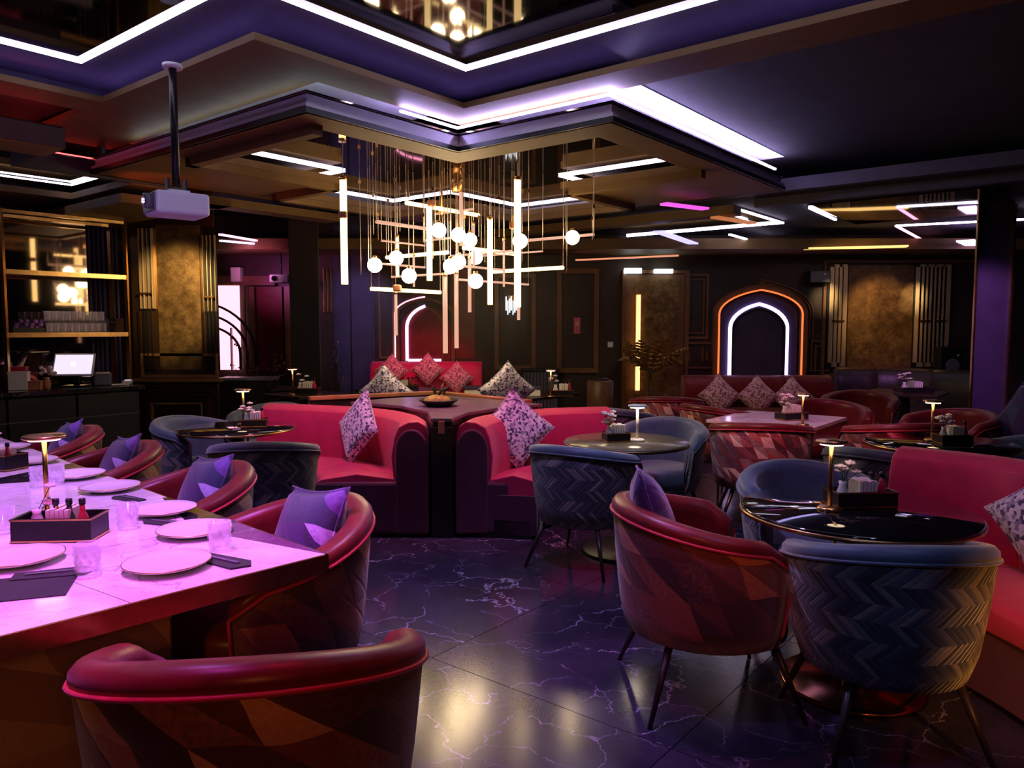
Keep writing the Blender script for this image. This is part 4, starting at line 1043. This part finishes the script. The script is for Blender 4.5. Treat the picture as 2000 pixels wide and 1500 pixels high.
# signs and switches on the back wall
p = V(1127, 636, YB - .03); s_ = thing('wall_sign', 'small upright red sign on the dark wall right of the orange frame', 'sign', p)
MB().box((0, 0, 0), (.095, .012, .23)).build('plate', soft('sign_red', (.6, .12, .16), .5, 0), s_); MB().box((0, -.008, .03), (.05, .004, .05)).build('symbol', soft('sign_pale', (.7, .35, .35), .5, 0), s_)
p = V(1192, 673, YB - .03); s_ = thing('light_switch', 'small white switch plate on the dark wall left of the palm door', 'switch', p)
MB().box((0, 0, 0), (.08, .012, .08)).build('plate', M['plastic_white'], s_, bevel=.003); MB().box((0, -.008, 0), (.03, .006, .045)).build('rocker', M['white'], s_)
p = V(688, 595, YB - .03); s_ = thing('door_sign', 'small white sign on the lavender door', 'sign', p)
MB().box((0, 0, 0), (.11, .012, .06)).build('plate', M['white'], s_, bevel=.002)
# cold wall lamp behind the chandelier
p = V(998, 590, YB - .12); s_ = thing('wall_lamp', 'small cold white crystal wall lamp behind the chandelier rods', 'lamp', p)
MB().box((0, .08, 0), (.08, .03, .2)).build('back_plate', M['brass_dark'], s_)
for k in range(7): MB().box((-.07 + .025 * k, -.02 * (k % 2), -.02 - .03 * ((k * 2) % 3)), (.016, .016, .2)).build('crystal_rod', emit('crystal', (.75, .85, .95), 2.2) if k == 0 else bpy.data.materials['crystal'], s_)

# ================================================================== BAR UNIT
bA = Vector((-4.80, 7.25, 0)); bB = bA + Vector((.6266, .7793, 0)) * 1.14; bd = (bB - bA).normalized(); bn = Vector((-bd.y, bd.x, 0)); BL = (bB - bA).length
def BP(u, v, z): p = bA + bd * u + bn * v; return Vector((p.x, p.y, z))
shelf = thing('bar_shelf', 'tall brass framed bar shelf with mirror back at left', 'shelf')
for u in (0, BL):
    for v in (0, .36):
        MB().bar(BP(u, v, 0), BP(u, v, 2.62), .035, .035).build('post', M['brass'], shelf)
for z in (2.60, 2.03, 1.43):
    if z == 2.60:
        mb = MB(); mb.bar(BP(0, 0, z), BP(BL, 0, z), .03, .03); mb.bar(BP(0, .36, z), BP(BL, .36, z), .03, .03); mb.build('top_rail', M['brass'], shelf)
    else:
        MB().bar(BP(0, .18, z), BP(BL, .18, z), .38, .035).build('shelf_board', M['bronze'], shelf)
        MB().bar(BP(0, -.012, z), BP(BL, -.012, z), .014, .045).build('shelf_edge', M['brass'], shelf)
MB().bar(BP(0.02, .40, 1.75), BP(BL * .80, .40, 1.75), .012, 1.7).build('mirror_back', M['mirror'], shelf)
cur = thing('curtain', 'dark pleated curtain between bar shelf and gold column', 'curtain', (0, 0, 0))
sp = [BP(BL * .80 + .33 * k / 40, .42 + .025 * math.sin(k * 1.1), 0) for k in range(41)]
MB().sweep([(-.006, .02), (-.006, 2.6), (.006, 2.6), (.006, .02)], sp).build('drape', M['wall_purple'], cur)
MB().bar(BP(BL * .78, .42, 2.63), BP(BL + .1, .42, 2.63), .02, .02).build('rail', M['brass_dark'], cur)
# counter
ct = thing('bar_counter', 'black bar counter with panelled front below the bar shelf', 'counter')
for k in range(3):
    MB().bar(BP(-.72 + k * .6 + .01, -.30, .44), BP(-.72 + (k + 1) * .6 - .01, -.30, .44), .03, .80).build('front_panel', M['wall_dark'], ct, bevel=.004)
MB().bar(BP(-.75, 0, .43), BP(1.10, 0, .43), .56, .84).build('carcass', M['black'], ct)
MB().bar(BP(-.78, -.02, .885), BP(1.13, -.02, .885), .66, .045).build('worktop', M['black_marble'], ct, bevel=.004)
MB().bar(BP(-.7, -.32, .62), BP(1.06, -.32, .62), .01, .008).build('panel_groove', M['plastic_grey'], ct)
ZC = .91
# till screen
ms = thing('till_screen', 'white tilted till screen with a small square mark on the bar counter', 'monitor', BP(.55, -.1, ZC), math.atan2(bd.y, bd.x) - .75)
MB().box((0, .03, .008), (.2, .18, .016)).build('foot', M['black'], ms, bevel=.003); MB().box((0, .05, .08), (.05, .03, .14)).build('stand', M['black'], ms)
R_ = Matrix.Rotation(math.radians(-25), 3, 'X')
MB().box((0, 0, .22), (.38, .022, .24), M=R_).build('bezel', M['plastic_white'], ms, bevel=.004)
MB().box((0, -.0113, .2253), (.35, .003, .205), M=R_).build('display', M['screen'], ms)
MB().box((.0, -.0145, .2268), (.04, .002, .045), M=R_).build('display_mark', M['screen_mark'], ms)
pr_ = thing('receipt_printer', 'dark receipt printer with pink paper beside the till screen', 'printer', BP(.86, -.02, ZC), math.atan2(bd.y, bd.x) - .5)
MB().box((0, 0, .06), (.15, .18, .12)).build('body', M['plastic_grey'], pr_, bevel=.01); MB().box((0, -.03, .125), (.12, .10, .012)).build('paper', M['paper'], pr_)
ph = thing('card_reader', 'white card reader lying at the right end of the bar counter', 'card reader', BP(1.06, -.12, ZC), .3)
MB().box((0, 0, .02), (.08, .15, .035)).build('body', M['white'], ph, bevel=.006); MB().box((0, .03, .039), (.06, .05, .004)).build('display', M['screen'], ph)
kb = thing('keyboard', 'slim pale keyboard between till screen and card reader', 'keyboard', BP(.92, -.26, ZC), .6); MB().box((0, 0, .01), (.16, .07, .014)).build('body', M['paper'], kb, bevel=.003)
for k, (u, v, sx, sz, m) in enumerate(((.06, -.1, .16, .16, 'paper'), (.17, -.16, .12, .07, 'wood'), (.10, .08, .18, .2, 'leather_red'))):
    b = thing('box', ('kraft paper box at the left end of the bar counter', 'flat brown box beside the kraft box on the bar counter', 'crimson gift box behind the kraft box on the bar counter')[k], 'box', BP(u, v, ZC), .3)
    MB().box((0, 0, sz / 2), (sx, .1, sz)).build('body', M[m], b, bevel=.003); MB().box((0, 0, sz + .006), (sx + .008, .108, .014)).build('lid', M[m], b)
vs_ = thing('flower_vase', 'small vase with lilac and pink blossoms on the bar counter', 'vase', BP(.28, -.15, ZC))
MB().lathe([(.001, 0), (.03, 0), (.036, .05), (.02, .09), (.024, .11), (.001, .11)], seg=18).build('vase', M['wood'], vs_)
for k in range(9):
    a = k * 2.4; x = .05 * math.cos(a) * (k % 3 + 1) / 2; y = .05 * math.sin(a); z = .15 + .018 * (k % 4)
    MB().ball((x, y, z), .02, 8, 5).build('blossom', M['petal'] if k % 2 else M['mottle_pink'], vs_)
disc_lamp('thin dark lamp on the bar counter left of the till screen', BP(.30, .02, ZC), .34, M['black'], M['plastic_grey'])
# two tiers of glasses on the middle shelf
sg = tumbler_proto(.032, .10, name='drinking_glass', rows=0)
for tier in range(2):
    for k in range(9):
        sg.put(BP(.40 + k * .064 - .015 * tier, .06, 1.4485 + tier * .117), 0, '%s glass from the left %s' % (('first', 'second', 'third', 'fourth', 'fifth', 'sixth', 'seventh', 'eighth', 'ninth')[k], ('standing directly on the middle bar shelf', 'in the upper tier on the bar shelf tray')[tier]), ('glasses on the middle bar shelf', 'glasses on the upper tray')[tier])
tr = thing('glass_tray', 'thin tray carrying the upper tier of glasses on the bar shelf', 'tray', (0, 0, 0)); MB().bar(BP(.38, .06, 1.557), BP(1.0, .06, 1.557), .09, .008).build('tray', M['glass'], tr)
tr2 = MB()
for k in range(12): tr2.ball(BP(.12 + .022 * k, .1 + .03 * (k % 2), 1.50 + .03 * (k % 3)), .022, 8, 5)
pb = thing('flower_box', 'dark box of purple blossoms left of the glasses on the bar shelf', 'planter'); MB().bar(BP(.08, .11, 1.475), BP(.36, .11, 1.475), .1, .05).build('trough', M['wall_dark'], pb); tr2.build('blossoms', soft('violet_petal', (.3, .12, .4), .6), pb)
for k, m in enumerate(('wall_purple', 'dark_wood', 'moulding')):
    b = thing('bottle_box', ('navy gift box right of the glasses', 'dark gift box between navy and brown boxes', 'brown gift box at the right end of the shelf')[k], 'box', BP(.96 + .07 * k, .1, 1.4485), .3); MB().box((0, 0, .07), (.06, .08, .14)).build('body', M[m], b, bevel=.003); MB().box((0, 0, .145), (.064, .084, .012)).build('lid', M[m], b)

# ================================================================== PLANTS
def frond(mb, base, az, L, droop, wd, n=9):
    d = Vector((math.cos(az), math.sin(az), 0)); pts = []
    for i in range(n + 1):
        t = i / n; pts.append(Vector(base) + d * L * t * (1 - .15 * t) + Vector((0, 0, L * (1.1 * t - droop * t * t))))
    mb.path_tube(pts, .004, 5)
    for i in range(1, n + 1):
        t = i / n; p = pts[i]; tan = (pts[i] - pts[i - 1]).normalized(); side = tan.cross(Vector((0, 0, 1))).normalized(); l = wd * math.sin(PI * min(1, t * .85 + .1))
        for s in (-1, 1):
            tip = p + side * s * l + tan * l * .55 - Vector((0, 0, l * .3)); m_ = (p + tip) / 2 + Vector((0, 0, l * .12)); w_ = tan * .02
            mb.add([p - w_, p + w_, m_ + w_ * 1.2, tip, m_ - w_ * 1.2], [(0, 1, 2, 4), (4, 2, 3)])
pp = V(1268, 800, 10.6); palm = thing('potted_palm', 'feathery potted palm in front of the bronze door', 'plant', (pp.x, 10.55, 0))
MB().lathe([(.001, 0), (.15, 0), (.2, .4), (.18, .4), (.14, .05), (.001, .05)], seg=24).build('pot', M['moulding'], palm)
MB().tube((0, 0, .05), (0, 0, .85), .03, .02, 8).build('trunk', M['dark_wood'], palm)
rd = random.Random(3)
for k in range(14):
    mb = MB(); frond(mb, (0, 0, .85), k * 2.4, rd.uniform(.38, .62), rd.uniform(.1, .9), .22); mb.build('frond', M['leaf_gold'], palm)
def twig_plant(label, loc, h, m, seed, n=16, spread=.35):
    t = thing('branch_plant', label, 'plant', loc); rd = random.Random(seed)
    MB().lathe([(.001, 0), (.13, 0), (.16, .3), (.14, .3), (.12, .04), (.001, .04)], seg=20).build('pot', M['wall_dark'], t)
    for k in range(n):
        a = rd.random() * 2 * PI; s = rd.uniform(.3, 1) * spread; hh = rd.uniform(.55, 1) * h
        pts = [(0, 0, .2), (s * .3 * math.cos(a), s * .3 * math.sin(a), .2 + hh * .45), (s * math.cos(a), s * math.sin(a), .2 + hh)]
        br = MB().path_tube(pts, [.006, .004, .002], 5).build('branch', M['dark_wood'], t)
        mb = MB()
        for j in range(16):
            u = rd.uniform(.4, 1.05); p = Vector(pts[1]).lerp(Vector(pts[2]), (u - .4) / .65) + Vector((rd.uniform(-.05, .05), rd.uniform(-.05, .05), rd.uniform(-.04, .04)))
            q = Vector((rd.uniform(-1, 1), rd.uniform(-1, 1), rd.uniform(-.3, 1))).normalized() * rd.uniform(.03, .055); r = q.cross(Vector((.3, .5, .8))).normalized() * .014
            mb.add([p, p + q * .5 + r, p + q, p + q * .5 - r], [(0, 1, 2, 3)])
        mb.build('leaves', m, br)
    return t
pp = V(512, 740, 10.3); twig_plant('bare rosy branch plant left of the dark pillar', (pp.x, 10.3, 0), 1.2, M['leaf_rose'], 5, 22, .42)
pp = V(652, 700, 10.5); tw = twig_plant('slender golden leafed plant right of the dark pillar', (pp.x, 10.7, 0), 1.15, M['leaf_gold'], 9, 10, .12)
pp = V(820, 760, 9.0); 
for k in range(4): pass
# planter box before the pink room
pb = thing('planter_box', 'long dark planter box before the pink lit room', 'planter', (V(475, 745, 9.3).x, 9.5, 0))
MB().box((0, 0, .43), (.62, .3, .86)).build('box', M['black'], pb, bevel=.01); MB().box((0, 0, .87), (.66, .34, .03)).build('rim', M['plastic_grey'], pb)
sb = thing('waste_bin', 'red-brown round bin by the dark wall, right of the booth', 'bin', (V(1172, 770, 9.6).x, 9.6, 0))
MB().lathe([(.001, 0), (.16, 0), (.17, .82), (.15, .84), (.001, .84)], seg=24).build('body', M['moulding'], sb); MB().lathe([(.001, .84), (.12, .84), (.10, .87), (.001, .87)], seg=20).build('lid', M['dark_wood'], sb)
rd_ = thing('radiator', 'pale ribbed cabinet against the back wall behind the boxes', 'radiator', (V(1055, 750, 10.9).x, 10.95, 0))
MB().box((0, .02, .45), (.5, .16, .86)).build('body', M['wall_purple'], rd_)
for k in range(10): MB().box((-.22 + .049 * k, -.07, .48), (.026, .03, .78)).build('slat', M['plastic_grey'], rd_)
MB().box((0, .0, .9), (.56, .24, .03)).build('top', M['wall_dark'], rd_)

# ================================================================== CHANDELIER
ch = thing('chandelier', 'large chandelier of brass rods, glowing tubes and globes over the central booth', 'chandelier')
ZTOP = 2.92
CY = 7.05
def vtube(px, y0, y1, Y, m='tube', r=.022, cable=True):
    a = V(px, y0, Y); b = V(px, y1, Y); b = Vector((a.x, a.y, b.z))
    MB().tube(a, b, r, seg=12).build('light_tube' if m == 'tube' else 'rod', M[m], ch)
    MB().tube(a + Vector((0, 0, .03)), a, r + .004, seg=12).build('socket', M['brass'], ch)
    if cable: MB().tube(Vector((a.x, a.y, ZTOP)), a, .0035, seg=6).build('cable', M['cable'], ch)
def htube(px0, py0, px1, d, Y, m='tube', r=.018, cables=(0, 1)):
    a = V(px0, py0, Y); t = 0
    # walk along direction d until the projection reaches px1
    lo, hi = -3, 3
    k = (px1 - 1000) / F; c_, s_ = math.cos(TH), math.sin(TH)
    # x = k * depth, depth = y*cos - (z-1.5)*sin
    den = d.x - k * d.y * c_; num = k * (a.y * c_ - (a.z - 1.5) * s_) - a.x; t = num / den
    b = a + d * t
    MB().tube(a, b, r, seg=10).build('light_tube' if m in ('tube',) else 'rod', M[m], ch)
    for c in cables:
        p = a.lerp(b, c); MB().tube(Vector((p.x, p.y, ZTOP)), p, .0035, seg=6).build('cable', M['cable'], ch)
    return a, b
def globe(px, py, Y, r=.066):
    p = V(px, py, Y); MB().ball(p, r, 20, 12).build('globe', M['globe'], ch); MB().tube(p + Vector((0, 0, r * .8)), p + Vector((0, 0, r + .02)), .02, seg=10).build('globe_cap', M['brass'], ch)
vtube(670, 352, 555, 6.6, r=.03); vtube(838, 405, 548, 7.0, r=.026); vtube(1011, 352, 600, 6.7, r=.03); vtube(957, 430, 595, 6.9, r=.024); vtube(776, 465, 540, 7.2, r=.014)
vtube(869, 540, 690, 6.9, 'rod_glow', .022); vtube(891, 535, 680, 7.1, 'rod_glow', .02); vtube(917, 505, 610, 7.2, 'rod_glow', .016); vtube(1013, 560, 625, 7.1, 'rod_glow', .014); vtube(773, 575, 655, 7.3, 'rod_glow', .014)
vtube(862, 300, 420, 7.1, 'brass', .012, False); vtube(900, 345, 480, 7.0, 'rod_glow', .016)
htube(793, 396, 935, DA, 6.7); htube(735, 433, 850, DA, 6.7, 'rod_glow', .016); htube(725, 564, 860, DA, 6.8)
htube(720, 513, 830, DA, 6.9, 'rod_glow', .010); htube(755, 503, 875, DB, 7.6); htube(765, 541, 880, DB, 7.4, 'rod_glow', .010)
htube(905, 484, 1012, DA, 6.9); htube(1015, 471, 1160, DB, 7.9, 'rod_glow', .014); htube(960, 531, 1100, DB, 7.7)
htube(895, 546, 1032, DA, 6.9, 'rod_glow', .010); htube(880, 500, 1000, DB, 7.5, 'rod_glow', .010); htube(850, 418, 925, DB, 7.4, 'rod_glow', .010)
for g_ in ((857, 450, 6.8), (895, 459, 7.0), (918, 469, 7.2), (1016, 471, 6.9), (880, 520, 6.8), (896, 512, 7.1), (929, 503, 7.3), (1118, 464, 7.2), (732, 518, 6.9), (774, 504, 7.1), (799, 539, 6.8), (929, 549, 6.8)):
    globe(*g_)
rdm = random.Random(8)
for k in range(26):
    px = (702, 728, 737, 757, 771, 780, 797, 826, 845, 858, 864, 880, 892, 907, 921, 935, 947, 966, 975, 1004, 1020, 1033, 1106, 1108, 1160, 1158)[k]
    Y = 7.0 + rdm.uniform(-.4, .5); a = V(px, 330, Y); zb = V(px, rdm.uniform(450, 540), Y).z
    MB().tube((a.x, a.y, ZTOP), (a.x, a.y, zb), .003, seg=5).build('cable', M['cable'], ch)
    MB().box((a.x, a.y, ZTOP - rdm.uniform(.1, .45)), (.022, .022, .03)).build('cable_clip', M['brass'], ch)
for px, py, Y in ((670, 420, 6.6), (843, 397, 6.9), (1003, 440, 6.75), (776, 563, 6.85)):
    p = V(px, py, Y); MB().box(p, (.07, .07, .06)).build('joint_block', M['wood'], ch, bevel=.01)
MB().tube((V(893, 330, 7.0).x, 7.0, 2.93), (V(893, 330, 7.0).x, 7.0, 2.72), .06, .05, 16).build('hub', M['brass'], ch)
for args in ((745, 470, 830, DA, 6.8, 'rod_glow', .008), (828, 470, 905, DB, 7.3, 'rod_glow', .010), (905, 520, 985, DA, 7.0, 'rod_glow', .010), (940, 500, 1060, DB, 7.6, 'rod_glow', .008)):
    htube(*args)
vtube(925, 440, 520, 7.2, 'rod_glow', .012); vtube(808, 500, 560, 7.1, 'rod_glow', .010); vtube(984, 470, 560, 7.2, 'rod_glow', .010)
